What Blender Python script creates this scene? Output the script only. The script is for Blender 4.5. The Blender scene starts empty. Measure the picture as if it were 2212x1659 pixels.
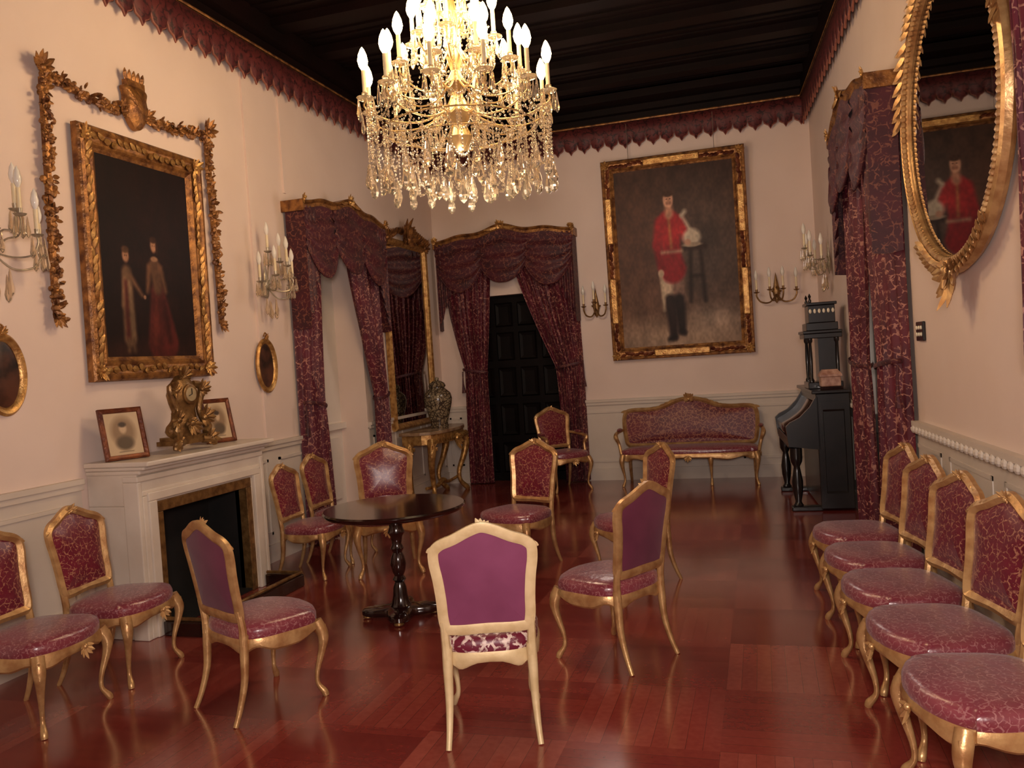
import bpy, bmesh, math, random
import numpy as np
from mathutils import Vector, Matrix
random.seed(7)
S = bpy.context.scene
col = S.collection
PI = math.pi
R = math.radians

# ------------------------------------------------------------------ materials
def srgb(r, g, b):
    f = lambda c: (c/255/12.92 if c/255 <= .04045 else ((c/255+.055)/1.055)**2.4)
    return (f(r), f(g), f(b), 1)

def newmat(name):
    m = bpy.data.materials.new(name); m.use_nodes = True
    nt = m.node_tree
    return m, nt, nt.nodes['Principled BSDF']

def N(nt, t, **kw):
    n = nt.nodes.new(t)
    for k, v in kw.items(): setattr(n, k, v)
    return n

def math_node(nt, op, a, b=None):
    n = N(nt, 'ShaderNodeMath', operation=op)
    for i, x in enumerate((a, b)):
        if x is None: continue
        if isinstance(x, (int, float)): n.inputs[i].default_value = x
        else: nt.links.new(x, n.inputs[i])
    return n.outputs[0]

def ramp(nt, fac, stops):
    n = N(nt, 'ShaderNodeValToRGB')
    e = n.color_ramp.elements
    while len(e) < len(stops): e.new(.5)
    for el, (p, c) in zip(e, stops): el.position = p; el.color = c
    nt.links.new(fac, n.inputs[0])
    return n.outputs[0]

def plain(name, c1, c2=None, scale=8, rough=.5, metal=0, bump=0, bscale=40, coat=0, trans=0, emit=None, es=0, spec=.5, sheen=0):
    m, nt, b = newmat(name)
    tc = N(nt, 'ShaderNodeTexCoord')
    if c2:
        nz = N(nt, 'ShaderNodeTexNoise'); nz.inputs['Scale'].default_value = scale; nz.inputs['Detail'].default_value = 4
        nt.links.new(tc.outputs['Object'], nz.inputs['Vector'])
        nt.links.new(ramp(nt, nz.outputs[0], [(.35, c1), (.65, c2)]), b.inputs['Base Color'])
    else: b.inputs['Base Color'].default_value = c1
    b.inputs['Roughness'].default_value = rough; b.inputs['Metallic'].default_value = metal
    b.inputs['Coat Weight'].default_value = coat; b.inputs['Coat Roughness'].default_value = .08
    b.inputs['Transmission Weight'].default_value = trans
    b.inputs['Specular IOR Level'].default_value = spec
    b.inputs['Sheen Weight'].default_value = sheen
    if emit:
        b.inputs['Emission Color'].default_value = emit; b.inputs['Emission Strength'].default_value = es
    if bump:
        n2 = N(nt, 'ShaderNodeTexNoise'); n2.inputs['Scale'].default_value = bscale; n2.inputs['Detail'].default_value = 3
        nt.links.new(tc.outputs['Object'], n2.inputs['Vector'])
        bp = N(nt, 'ShaderNodeBump'); bp.inputs['Strength'].default_value = bump; bp.inputs['Distance'].default_value = .01
        nt.links.new(n2.outputs[0], bp.inputs['Height']); nt.links.new(bp.outputs[0], b.inputs['Normal'])
    return m

def damask(name, base, fig, scale=12, rough=.5, ew=.05, dw=.2, base2=None, sheen=.0, spec=.5, wear=(.42, .56), figrough=None):
    """woven cloth: scrolling vines and small flower heads"""
    m, nt, b = newmat(name)
    tc = N(nt, 'ShaderNodeTexCoord')
    nz = N(nt, 'ShaderNodeTexNoise'); nz.inputs['Scale'].default_value = scale*.9; nz.inputs['Detail'].default_value = 1
    nt.links.new(tc.outputs['Object'], nz.inputs['Vector'])
    sc = N(nt, 'ShaderNodeVectorMath', operation='SCALE'); sc.inputs['Scale'].default_value = 1.1/scale
    nt.links.new(nz.outputs['Color'], sc.inputs[0])
    ad = N(nt, 'ShaderNodeVectorMath', operation='ADD')
    nt.links.new(tc.outputs['Object'], ad.inputs[0]); nt.links.new(sc.outputs[0], ad.inputs[1])
    v1 = N(nt, 'ShaderNodeTexVoronoi', feature='DISTANCE_TO_EDGE'); v1.inputs['Scale'].default_value = scale
    v2 = N(nt, 'ShaderNodeTexVoronoi', feature='F1'); v2.inputs['Scale'].default_value = scale*2.1
    nt.links.new(ad.outputs[0], v1.inputs['Vector']); nt.links.new(ad.outputs[0], v2.inputs['Vector'])
    a = math_node(nt, 'LESS_THAN', v1.outputs['Distance'], ew)
    c = math_node(nt, 'LESS_THAN', v2.outputs['Distance'], dw)
    mx = math_node(nt, 'MAXIMUM', a, c)
    wn = N(nt, 'ShaderNodeTexNoise'); wn.inputs['Scale'].default_value = scale*1.7; wn.inputs['Detail'].default_value = 3
    nt.links.new(tc.outputs['Object'], wn.inputs['Vector'])
    w = ramp(nt, wn.outputs[0], [(wear[0], (0, 0, 0, 1)), (wear[1], (1, 1, 1, 1))])
    fac = math_node(nt, 'MULTIPLY', mx, w)
    n3 = N(nt, 'ShaderNodeTexNoise'); n3.inputs['Scale'].default_value = 5
    nt.links.new(tc.outputs['Object'], n3.inputs['Vector'])
    bc = ramp(nt, n3.outputs[0], [(.35, base), (.65, base2 or base)])
    mix = N(nt, 'ShaderNodeMix', data_type='RGBA')
    nt.links.new(fac, mix.inputs[0]); nt.links.new(bc, mix.inputs[6]); mix.inputs[7].default_value = fig
    nt.links.new(mix.outputs[2], b.inputs['Base Color'])
    b.inputs['Roughness'].default_value = rough; b.inputs['Sheen Weight'].default_value = sheen
    b.inputs['Specular IOR Level'].default_value = spec
    if figrough:
        bp = N(nt, 'ShaderNodeBump'); bp.inputs['Strength'].default_value = .25; bp.inputs['Distance'].default_value = .01
        n4 = N(nt, 'ShaderNodeTexNoise'); n4.inputs['Scale'].default_value = figrough
        nt.links.new(tc.outputs['Object'], n4.inputs['Vector'])
        nt.links.new(n4.outputs[0], bp.inputs['Height']); nt.links.new(bp.outputs[0], b.inputs['Normal'])
    return m

def parquet():
    m, nt, b = newmat('parquet')
    g = N(nt, 'ShaderNodeTexCoord'); sp = N(nt, 'ShaderNodeSeparateXYZ')
    nt.links.new(g.outputs['Object'], sp.inputs[0])
    T = .66
    sx = math_node(nt, 'DIVIDE', math_node(nt, 'ADD', sp.outputs[0], 20.05), T); sy = math_node(nt, 'DIVIDE', math_node(nt, 'ADD', sp.outputs[1], 20.25), T)
    cx = math_node(nt, 'FLOOR', sx); cy = math_node(nt, 'FLOOR', sy)
    par = math_node(nt, 'FLOORED_MODULO', math_node(nt, 'ADD', cx, cy), 2)
    fx = math_node(nt, 'FRACT', sx); fy = math_node(nt, 'FRACT', sy)
    pc = math_node(nt, 'ADD', math_node(nt, 'MULTIPLY', fx, par), math_node(nt, 'MULTIPLY', fy, math_node(nt, 'SUBTRACT', 1, par)))
    p8 = math_node(nt, 'MULTIPLY', pc, 9)
    pid = math_node(nt, 'FLOOR', p8)
    cb = N(nt, 'ShaderNodeCombineXYZ')
    nt.links.new(cx, cb.inputs[0]); nt.links.new(cy, cb.inputs[1]); nt.links.new(pid, cb.inputs[2])
    wn = N(nt, 'ShaderNodeTexWhiteNoise'); nt.links.new(cb.outputs[0], wn.inputs['Vector'])
    cb2 = N(nt, 'ShaderNodeCombineXYZ'); nt.links.new(cx, cb2.inputs[0]); nt.links.new(cy, cb2.inputs[1])
    wt = N(nt, 'ShaderNodeTexWhiteNoise'); nt.links.new(cb2.outputs[0], wt.inputs['Vector'])
    grain = N(nt, 'ShaderNodeTexNoise'); grain.inputs['Scale'].default_value = 30
    nt.links.new(g.outputs['Object'], grain.inputs['Vector'])
    f = math_node(nt, 'ADD', math_node(nt, 'ADD', math_node(nt, 'MULTIPLY', wn.outputs[0], .22), math_node(nt, 'MULTIPLY', par, .26)), math_node(nt, 'ADD', math_node(nt, 'MULTIPLY', wt.outputs[0], .14), math_node(nt, 'MULTIPLY', grain.outputs[0], .34)))
    c = ramp(nt, f, [(.12, srgb(108, 35, 32)), (.5, srgb(132, 53, 45)), (.92, srgb(158, 80, 66))])
    gap = math_node(nt, 'LESS_THAN', math_node(nt, 'FRACT', p8), .035)
    mix = N(nt, 'ShaderNodeMix', data_type='RGBA'); nt.links.new(math_node(nt, 'MULTIPLY', gap, .5), mix.inputs[0]); nt.links.new(c, mix.inputs[6]); mix.inputs[7].default_value = srgb(64, 18, 16)
    nt.links.new(mix.outputs[2], b.inputs['Base Color'])
    big = N(nt, 'ShaderNodeTexNoise'); big.inputs['Scale'].default_value = 2.5; nt.links.new(g.outputs['Object'], big.inputs['Vector'])
    r2 = math_node(nt, 'ADD', math_node(nt, 'MULTIPLY', big.outputs[0], .14), .11)
    nt.links.new(r2, b.inputs['Roughness'])
    b.inputs['Coat Weight'].default_value = .6; b.inputs['Coat Roughness'].default_value = .14
    return m

def canvas_mat(name, rough=.35):
    m, nt, b = newmat(name)
    a = N(nt, 'ShaderNodeAttribute', attribute_name='paint')
    nt.links.new(a.outputs['Color'], b.inputs['Base Color'])
    b.inputs['Roughness'].default_value = rough; b.inputs['Specular IOR Level'].default_value = .2
    return m

M = {}
M['wall'] = plain('wall_plaster', srgb(223, 201, 187), srgb(228, 207, 194), 1.5, .75)
M['dado'] = plain('dado_paint', srgb(204, 190, 175), srgb(212, 199, 185), 2, .55)
M['parquet'] = parquet()
M['ceil'] = plain('ceiling_wood', srgb(14, 6, 5), srgb(21, 8, 7), 3, .5, spec=.15)
M['darkwood'] = plain('dark_wood', srgb(24, 11, 9), srgb(44, 19, 14), 6, .16, coat=.6)
M['blackwood'] = plain('ebony_wood', srgb(14, 11, 11), srgb(26, 20, 19), 6, .3, coat=.2)
M['doorwood'] = plain('door_wood', srgb(10, 6, 6), srgb(17, 10, 9), 6, .55, spec=.12)
M['gold'] = plain('gilt', srgb(150, 102, 54), srgb(212, 168, 102), 18, .36, .6, .35, 60)
M['golddark'] = plain('old_gilt', srgb(96, 58, 34), srgb(172, 120, 66), 14, .4, .5, .6, 45)
M['goldframe'] = plain('chair_gilt', srgb(172, 126, 80), srgb(208, 168, 114), 14, .36, .5, .2, 40)
M['goldpale'] = plain('pale_gilt', srgb(208, 182, 134), srgb(226, 202, 156), 14, .45, .15, .15, 30)
M['brass'] = plain('brass', srgb(184, 152, 102), srgb(214, 186, 136), 10, .25, .7)
M['silvergilt'] = plain('silver_gilt', srgb(156, 142, 120), srgb(200, 188, 164), 20, .3, .5, .2, 50)
M['marble'] = plain('fireplace_marble', srgb(206, 192, 176), srgb(220, 208, 193), 3, .35)
M['brownmarble'] = plain('brown_marble', srgb(128, 96, 70), srgb(176, 148, 116), 7, .25)
M['black'] = plain('soot', srgb(10, 7, 6), srgb(22, 15, 12), 5, .8)
M['curtain'] = damask('curtain_damask', srgb(74, 8, 26), srgb(166, 112, 96), 15, .6, .05, .2, srgb(94, 13, 34), .05)
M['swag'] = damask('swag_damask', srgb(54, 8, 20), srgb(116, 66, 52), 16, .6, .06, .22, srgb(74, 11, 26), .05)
M['seat'] = damask('seat_damask', srgb(114, 43, 54), srgb(154, 100, 101), 34, .27, .06, .24, srgb(134, 58, 69), .14, spec=.8, figrough=26)
M['backred'] = damask('back_damask', srgb(96, 17, 36), srgb(166, 112, 88), 28, .33, .055, .22, srgb(114, 27, 46), .08, spec=.6)
M['sofared'] = damask('sofa_damask', srgb(90, 16, 32), srgb(156, 98, 76), 20, .45, .07, .26, srgb(108, 25, 40), .05, wear=(.36, .46))
M['seatwhite'] = damask('embroidered_damask', srgb(104, 22, 46), srgb(220, 198, 186), 20, .45, .12, .3)
M['purple'] = plain('purple_velvet', srgb(114, 46, 80), srgb(128, 58, 94), 4, .75, sheen=.15)
M['purpledark'] = plain('plum_velvet', srgb(88, 26, 52), srgb(104, 38, 64), 4, .7, sheen=.12)
M['frieze'] = damask('frieze_cloth', srgb(84, 30, 32), srgb(48, 14, 16), 12, .6, .08, .3, srgb(100, 40, 38))
M['friezeedge'] = plain('frieze_braid', srgb(120, 66, 54), srgb(146, 88, 70), 20, .6)
M['mirror'] = plain('mirror_glass', (.62, .62, .61, 1), None, rough=.015, metal=1)
M['oldmirror'] = plain('dim_mirror_glass', (.36, .35, .34, 1), None, rough=.02, metal=1)
M['candle'] = plain('candle_sleeve', srgb(226, 206, 164), srgb(236, 220, 184), 10, .5)
M['bulb'] = plain('lit_bulb', (1, .8, .5, 1), None, emit=(1, .66, .27, 1), es=28)
M['bulboff'] = plain('unlit_bulb', srgb(226, 220, 206), srgb(236, 230, 220), 9, .15)
M['crystal'] = plain('crystal', (.97, .86, .68, 1), None, rough=.04, trans=.9)
M['bronze'] = plain('bronze', srgb(112, 80, 46), srgb(152, 116, 70), 20, .35, .6, .3, 50)
M['vase'] = damask('porcelain', srgb(150, 134, 106), srgb(64, 52, 42), 24, .2, .11, .3, srgb(124, 104, 78), wear=(.32, .42))
M['ivory'] = plain('ivory', srgb(226, 214, 186), srgb(236, 226, 204), 20, .4)
M['dialface'] = plain('dial_enamel', srgb(150, 130, 96), srgb(172, 152, 116), 20, .4)
M['paper'] = canvas_mat('photo_print', .4)
M['canvas'] = canvas_mat('oil_canvas', .5)
M['shell'] = plain('shell_pink', srgb(150, 104, 86), srgb(196, 156, 134), 16, .4)
M['redlac'] = plain('frame_red', srgb(74, 28, 18), srgb(130, 72, 40), 12, .4, .3, .4, 50)
M['wire'] = plain('wire', srgb(120, 104, 88), None, rough=.5)
M['shutter'] = plain('white_shutter', srgb(222, 212, 200), srgb(230, 220, 208), 2, .5)

# ------------------------------------------------------------------ mesh builder
def crv(pts, k, closed=False):
    n = len(pts); out = []
    for i in range(n if closed else n-1):
        p0 = pts[(i-1) % n] if closed or i > 0 else pts[0]
        p1 = pts[i]; p2 = pts[(i+1) % n]
        p3 = pts[(i+2) % n] if closed or i+2 < n else pts[-1]
        for j in range(k):
            t = j/k
            out.append(tuple(.5*((2*b)+(-a+c)*t+(2*a-5*b+4*c-d)*t*t+(-a+3*b-3*c+d)*t**3) for a, b, c, d in zip(p0, p1, p2, p3)))
    if not closed: out.append(tuple(pts[-1]))
    return out

class MB:
    def __init__(s): s.v = []; s.f = []
    def add(s, vs, fs):
        o = len(s.v)
        s.v += [tuple(p) for p in vs]
        s.f += [tuple(i+o for i in f) for f in fs]
        return s
    def box(s, x0, x1, y0, y1, z0, z1):
        v = [(x, y, z) for z in (z0, z1) for y in (y0, y1) for x in (x0, x1)]
        return s.add(v, [(0, 2, 3, 1), (4, 5, 7, 6), (0, 1, 5, 4), (2, 6, 7, 3), (0, 4, 6, 2), (1, 3, 7, 5)])
    def prism(s, poly, z0, z1):
        n = len(poly)
        v = [(x, y, z0) for x, y in poly]+[(x, y, z1) for x, y in poly]
        return s.add(v, [tuple(range(n-1, -1, -1)), tuple(range(n, 2*n))]+[(i, (i+1) % n, (i+1) % n+n, i+n) for i in range(n)])
    def skin(s, rings, cap0=True, cap1=True, closed=True, loop=False):
        n = len(rings[0]); v = [p for r in rings for p in r]; f = []
        K = len(rings)
        for k in range(K if loop else K-1):
            k2 = (k+1) % K
            for i in range(n if closed else n-1):
                j = (i+1) % n
                f.append((k*n+i, k*n+j, k2*n+j, k2*n+i))
        if cap0 and not loop: f.append(tuple(range(n-1, -1, -1)))
        if cap1 and not loop: f.append(tuple(range((K-1)*n, K*n)))
        return s.add(v, f)
    def tube(s, pts, rad, n=10, sub=0):
        if not isinstance(rad, (list, tuple)): rad = [rad]*len(pts)
        q = [tuple(p)+(r,) for p, r in zip(pts, rad)]
        if sub: q = crv(q, sub)
        P = [Vector(a[:3]) for a in q]; rr = [max(.0004, a[3]) for a in q]
        rings = []; nv = None
        for i, p in enumerate(P):
            t = (P[min(i+1, len(P)-1)]-P[max(i-1, 0)]).normalized()
            if nv is None:
                nv = t.orthogonal().normalized()
            nv = (nv-t*nv.dot(t)).normalized(); w = t.cross(nv)
            rings.append([p+nv*(rr[i]*math.cos(a))+w*(rr[i]*math.sin(a)) for a in [2*PI*k/n for k in range(n)]])
        return s.skin(rings)
    def lathe(s, prof, c=(0, 0, 0), n=20, sx=1, sy=1, rot=0):
        return s.skin([[(c[0]+max(r, .0005)*sx*math.cos(2*PI*k/n+rot), c[1]+max(r, .0005)*sy*math.sin(2*PI*k/n+rot), c[2]+z) for k in range(n)] for r, z in prof])
    def ball(s, c, r, n=8, m=5):
        if not isinstance(r, (list, tuple)): r = (r, r, r)
        rings = []
        for i in range(m+1):
            th = PI*i/m
            q = max(math.sin(th), .02)
            rings.append([(c[0]+r[0]*q*math.cos(2*PI*k/n), c[1]+r[1]*q*math.sin(2*PI*k/n), c[2]-r[2]*math.cos(th)) for k in range(n)])
        return s.skin(rings)
    def bead(s, c, r, h):
        x, y, z = c
        return s.add([(x+r, y, z), (x, y+r, z), (x-r, y, z), (x, y-r, z), (x, y, z+h), (x, y, z-h)],
                     [(0, 1, 4), (1, 2, 4), (2, 3, 4), (3, 0, 4), (1, 0, 5), (2, 1, 5), (3, 2, 5), (0, 3, 5)])
    def leaf(s, c, d, n, Ln, W, curl=.25):
        c = Vector(c); d = Vector(d).normalized(); n = Vector(n)
        n = n-d*n.dot(d)
        if n.length < 1e-4: n = d.orthogonal()
        n.normalize(); w = d.cross(n)
        rings = []
        for t, k in ((0, .25), (.22, .8), (.5, 1), (.78, .75), (1, .16)):
            p = c+d*(Ln*t)+n*(curl*Ln*(t*t))
            rings.append([p-w*W*k*.5, p+n*W*.28*k, p+w*W*k*.5, p-n*W*.14*k])
        return s.skin(rings)
    def cluster(s, c, n, up, size, count=9, spread=PI, seed=1):
        """fan of carved leaves lying in the plane across n, centred on up"""
        rnd = random.Random(seed)
        n = Vector(n).normalized(); up = Vector(up).normalized(); w = n.cross(up)
        for i in range(count):
            a = -spread+2*spread*i/max(1, count-1)+rnd.uniform(-.08, .08)
            d = up*math.cos(a)+w*math.sin(a)
            k = (.62+.38*math.cos(a*.8))*rnd.uniform(.85, 1.1)
            s.leaf(Vector(c)+d*size*.03, d+n*.15, n, size*k, size*.42, rnd.uniform(.1, .35))
        e = size*.24
        s.ball(Vector(c)+n*size*.08, (e, e, e), 8, 5)
        return s
    def grid(s, rows):
        return s.skin(rows, False, False, closed=False)
    def build(s, name, mat, parent=None, smooth=True, angle=42, bevel=0, solid=0):
        me = bpy.data.meshes.new(name)
        me.from_pydata(s.v, [], s.f)
        bm = bmesh.new(); bm.from_mesh(me)
        bmesh.ops.recalc_face_normals(bm, faces=bm.faces); bm.to_mesh(me); bm.free()
        me.materials.append(mat)
        if smooth:
            me.polygons.foreach_set('use_smooth', [True]*len(me.polygons))
            me.set_sharp_from_angle(angle=R(angle))
        o = bpy.data.objects.new(name, me); col.objects.link(o)
        if parent: o.parent = parent
        if bevel:
            b = o.modifiers.new('bevel', 'BEVEL'); b.width = bevel; b.segments = 2; b.limit_method = 'ANGLE'
        if solid:
            b = o.modifiers.new('solid', 'SOLIDIFY'); b.thickness = solid
        return o

def tag(o, label, cat, group=None, kind=None):
    o['label'] = label; o['category'] = cat
    if group: o['group'] = group
    if kind: o['kind'] = kind
    return o
def thing(name, label, cat, loc, rz=0, group=None, scale=1):
    o = bpy.data.objects.new(name, None); col.objects.link(o); o.empty_display_size = .1
    o.location = loc; o.rotation_euler = (0, 0, R(rz)); o.scale = (scale,)*3
    return tag(o, label, cat, group)
def kids(o): return [c for c in bpy.data.objects if c.parent == o]
def dup(root, loc, rz, label, group=None, scale=1):
    r = root.copy(); col.objects.link(r); r.location = loc; r.rotation_euler = (0, 0, R(rz))
    r.scale = scale if isinstance(scale, tuple) else (scale,)*3
    r['label'] = label
    if group: r['group'] = group
    for ch in kids(root):
        c = ch.copy(); col.objects.link(c); c.parent = r
        for g in kids(ch):
            d = g.copy(); col.objects.link(d); d.parent = c
    return r
def struct(mb, name, mat, label, cat, **k):
    return tag(mb.build(name, mat, None, **k), label, cat, None, 'structure')

# ------------------------------------------------------------------ camera
F = 1780.0
yaw, pitch, roll = R(16.8), R(1.56), math.atan(.065)
Rv = Vector((math.cos(yaw), math.sin(yaw), 0)); Fv = Vector((-math.sin(yaw), math.cos(yaw), 0)); Uz = Vector((0, 0, 1))
Fp = Fv*math.cos(pitch)-Uz*math.sin(pitch); Up = Uz*math.cos(pitch)+Fv*math.sin(pitch)
cx = Rv*math.cos(roll)-Up*math.sin(roll); cy = Rv*math.sin(roll)+Up*math.cos(roll)
cam = bpy.data.cameras.new('camera'); co = bpy.data.objects.new('camera', cam); col.objects.link(co)
mw = Matrix((cx, cy, -Fp)).transposed().to_4x4(); mw.translation = Vector((0, 0, 1.7))
co.matrix_world = mw
cam.sensor_width = 36; cam.lens = F*36/2212; cam.clip_start = .05
S.camera = co

# ------------------------------------------------------------------ room shell
XL, YF, ZC = -4.4, 11.1, 4.95
def RW(y): return .75+.061*(YF-y)
RR = 90+math.degrees(math.atan(.061))
Y0 = -2.0
struct(MB().box(-4.9, 2.0, Y0-.3, 11.6, -.12, 0), 'floor', M['parquet'], 'dark red polished parquet floor laid in squares', 'floor', smooth=False)
# left wall with window niche
mb = MB()
mb.box(XL-.4, XL, Y0, 7.42, 0, ZC+.2); mb.box(XL-.4, XL, 8.68, YF+.3, 0, ZC+.2); mb.box(XL-.4, XL, 7.42, 8.68, 3.25, ZC+.2)
struct(mb, 'wall_left', M['wall'], 'cream plaster wall with the fireplace', 'wall', smooth=False)
mb = MB(); mb.box(XL-.4, XL-.34, 7.42, 8.68, 0, 3.25)
for a, b_ in ((7.46, 8.03), (8.07, 8.64)):
    mb.box(XL-.34, XL-.335, a, b_, 1.15, 3.2)
mb.box(XL-.34, XL-.28, 7.42, 8.68, 1.05, 1.12); mb.box(XL-.34, XL-.31, 7.55, 8.55, .25, .95)
struct(mb, 'window_1', M['shutter'], 'white shuttered window niche on the fireplace side', 'window', smooth=False)
# far wall with door opening
DX0, DX1, DZ = -3.98, -2.62, 2.64
mb = MB()
mb.box(XL-.4, DX0, YF, YF+.3, 0, ZC+.2); mb.box(DX1, 1.2, YF, YF+.3, 0, ZC+.2); mb.box(DX0, DX1, YF, YF+.3, DZ, ZC+.2)
struct(mb, 'wall_far', M['wall'], 'cream plaster end wall with the tall soldier portrait', 'wall', smooth=False)
mb = MB(); mb.prism([(RW(Y0), Y0), (RW(YF+.3), YF+.3), (RW(YF+.3)+.3, YF+.3), (RW(Y0)+.3, Y0)], 0, ZC+.2)
struct(mb, 'wall_right', M['wall'], 'cream plaster wall with the gilt mirror', 'wall', smooth=False)
mb = MB(); mb.box(-4.8, 2.0, Y0-.3, Y0, 0, ZC+.2)
struct(mb, 'wall_back', M['wall'], 'cream plaster wall behind the viewer', 'wall', smooth=False)
# ceiling: boards and beams
mb = MB(); mb.box(-4.8, 2.0, Y0-.3, 11.4, ZC+.1, ZC+.25)
y = Y0+.3
while y < YF-.5:
    mb.box(-4.4, RW(y)+.02, y, y+.2, ZC+.02, ZC+.13)
    for q in (.32, .46, .60): mb.box(-4.4, RW(y)+.02, y+q, y+q+.02, ZC+.085, ZC+.125)
    y += .78
mb.box(XL, XL+.1, Y0, YF, 4.76, ZC+.12); mb.box(XL, RW(YF), YF-.1, YF, 4.76, ZC+.12)
mb.box(XL, XL+.2, Y0, YF, 4.86, ZC+.12); mb.box(XL, RW(YF), YF-.2, YF, 4.86, ZC+.12); mb.box(XL, RW(YF), YF-.5, YF, 4.94, ZC+.12)
mb.prism([(RW(Y0)-.1, Y0), (RW(YF)-.1, YF), (RW(YF), YF), (RW(Y0), Y0)], 4.76, ZC+.12)
struct(mb, 'ceiling', M['ceil'], 'dark brown timber ceiling with beams', 'ceiling', smooth=False)
# door
dr = tag(MB().box(DX0, DX1, YF+.14, YF+.2, 0, DZ).build('door_1', M['doorwood'], None, smooth=False), 'dark panelled double door under the red door curtains', 'door', None, 'structure')
for i in range(4):
    xa = DX0+.07+i*.33
    for za, zb in ((.12, .55), (.65, 1.1), (1.2, 1.62), (1.72, 2.12), (2.2, 2.54)):
        mb = MB()
        mb.skin([[(xa, YF+.14, za), (xa+.26, YF+.14, za), (xa+.26, YF+.14, zb), (xa, YF+.14, zb)],
                 [(xa+.02, YF+.115, za+.02), (xa+.24, YF+.115, za+.02), (xa+.24, YF+.115, zb-.02), (xa+.02, YF+.115, zb-.02)],
                 [(xa+.06, YF+.125, za+.06), (xa+.2, YF+.125, za+.06), (xa+.2, YF+.125, zb-.06), (xa+.06, YF+.125, zb-.06)]], False, True)
        mb.build('door_panel', M['doorwood'], dr, smooth=False)
# window on right wall
def on_right(y, out=0, z=0): return (RW(y)-out, y-out*.061, z)
wr = bpy.data.objects.new('window_2', None); col.objects.link(wr); wr.location = on_right(7.25); wr.rotation_euler = (0, 0, R(RR))
tag(wr, 'white framed window behind the red curtains of the mirror side', 'window', None, 'structure')
mb = MB()
for a, b_, c, d in ((-.5, .5, 3.05, 3.2), (-.5, .5, .9, 1.05), (-.5, -.42, .9, 3.2), (.42, .5, .9, 3.2), (-.04, .04, .9, 3.2)): mb.box(a, b_, .0, .05, c, d)
mb.build('window_frame', M['shutter'], wr, smooth=False)
MB().box(-.44, .44, .004, .02, 1.0, 3.1).build('shutter', M['shutter'], wr, smooth=False)

# wainscot: rails, panels and baseboards
def panels(mb, lo, hi, fn, step=.95):
    n = max(1, round((hi-lo)/step)); w = (hi-lo)/n
    for i in range(n):
        a, b_ = lo+i*w+.09, lo+(i+1)*w-.09
        for p in ((a, b_, .92, .945), (a, b_, .25, .275), (a, a+.025, .25, .945), (b_-.025, b_, .25, .945)): fn(mb, *p)
fl = lambda o: (lambda mb, a, b_, z0, z1: mb.box(XL, XL+o, a, b_, z0, z1))
ff = lambda o: (lambda mb, a, b_, z0, z1: mb.box(a, b_, YF-o, YF, z0, z1))
def fr(o):
    return lambda mb, a, b_, z0, z1: mb.prism([(RW(a)-o, a), (RW(b_)-o, b_), (RW(b_), b_), (RW(a), a)], z0, z1)
def wains(segs, f, n, side, beads=False, mould=.026):
    mb = MB(); bb = MB(); dd = MB()
    for a, b_ in segs:
        f(.012)(dd, a, b_, 0, 1.04)
        f(.05)(mb, a, b_, 1.07, 1.105); f(.035)(mb, a, b_, 1.03, 1.07)
        panels(mb, a, b_, f(mould)); f(.03)(bb, a, b_, 0, .16)
    if beads:
        y = 1.0
        while y < 11:
            if not 6.6 < y < 8.1: mb.ball((RW(y)-.045, y, 1.05), (.02, .036, .028), 8, 5)
            y += .085
    struct(mb, 'trim_%d' % n, M['dado'], 'painted dado rail and panel mouldings of the %s wall' % side, 'trim', smooth=False)
    struct(dd, 'trim_%d' % (n+10), M['dado'], 'painted dado boarding of the %s wall' % side, 'trim', smooth=False)
    struct(bb, 'baseboard_'+side, M['dado'], 'painted baseboard along the %s wall' % side, 'baseboard', smooth=False)
wains([(Y0, 4.42), (5.94, 7.42), (8.68, YF)], fl, 1, 'left')
wains([(XL, DX0-.06), (DX1+.06, .75)], ff, 2, 'far')
wains([(Y0, 6.6), (8.1, YF)], fr, 3, 'right', True, .018)
mb = MB(); mb.box(XL, XL+.02, 6.6, 6.64, 1.1, 4.5)
struct(mb, 'trim_4', M['wall'], 'thin vertical cover strip beside the small oval picture', 'trim', smooth=False)
mb = MB(); mb.box(XL, XL+.02, 7.2, 7.24, 3.5, 4.5)
struct(mb, 'trim_8', M['wall'], 'thin vertical cover strip above the window curtain', 'trim', smooth=False)

# scalloped frieze under the ceiling
def frieze(n, p0, p1, nrm, side):
    p0, p1, nrm = Vector(p0), Vector(p1), Vector(nrm)
    Ln = (p1-p0).length; k = round(Ln/.185); top = []; low = []; low2 = []; d = (p1-p0)/k
    for i in range(k):
        for j in range(8):
            s_ = j/8; tri = 1-abs(2*s_-1)
            q = p0+d*(i+s_)+nrm*.07
            top.append((q.x, q.y, 4.76)); dz = .045+.13*(tri**.8)+.018*math.sin(tri*PI*2)
            low.append((q.x, q.y, 4.60-dz)); low2.append((q.x, q.y, 4.645))
    mb = MB().grid([top, low2, low])
    struct(mb, 'trim_%d' % n, M['frieze'], 'scalloped dark red frieze along the top of the %s wall' % side, 'trim', solid=.015)
    struct(MB().tube([Vector(p)+nrm*.004 for p in low], .011, 6), 'trim_%d' % (n+30), M['friezeedge'], 'pale braid edging the scallops of the %s wall' % side, 'trim')
    mb = MB(); a, b_ = p0+nrm*.09, p1+nrm*.09
    mb.tube([(a.x, a.y, 4.775), (b_.x, b_.y, 4.775)], .016, 8)
    struct(mb, 'trim_%d' % (n+20), M['golddark'], 'thin gilt bead above the frieze of the %s wall' % side, 'trim')
frieze(5, (XL, Y0, 0), (XL, YF, 0), (1, 0, 0), 'left')
frieze(6, (XL, YF, 0), (RW(YF), YF, 0), (0, -1, 0), 'far')
frieze(7, (RW(Y0), Y0, 0), (RW(YF), YF, 0), (-1, 0, 0), 'right')

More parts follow.
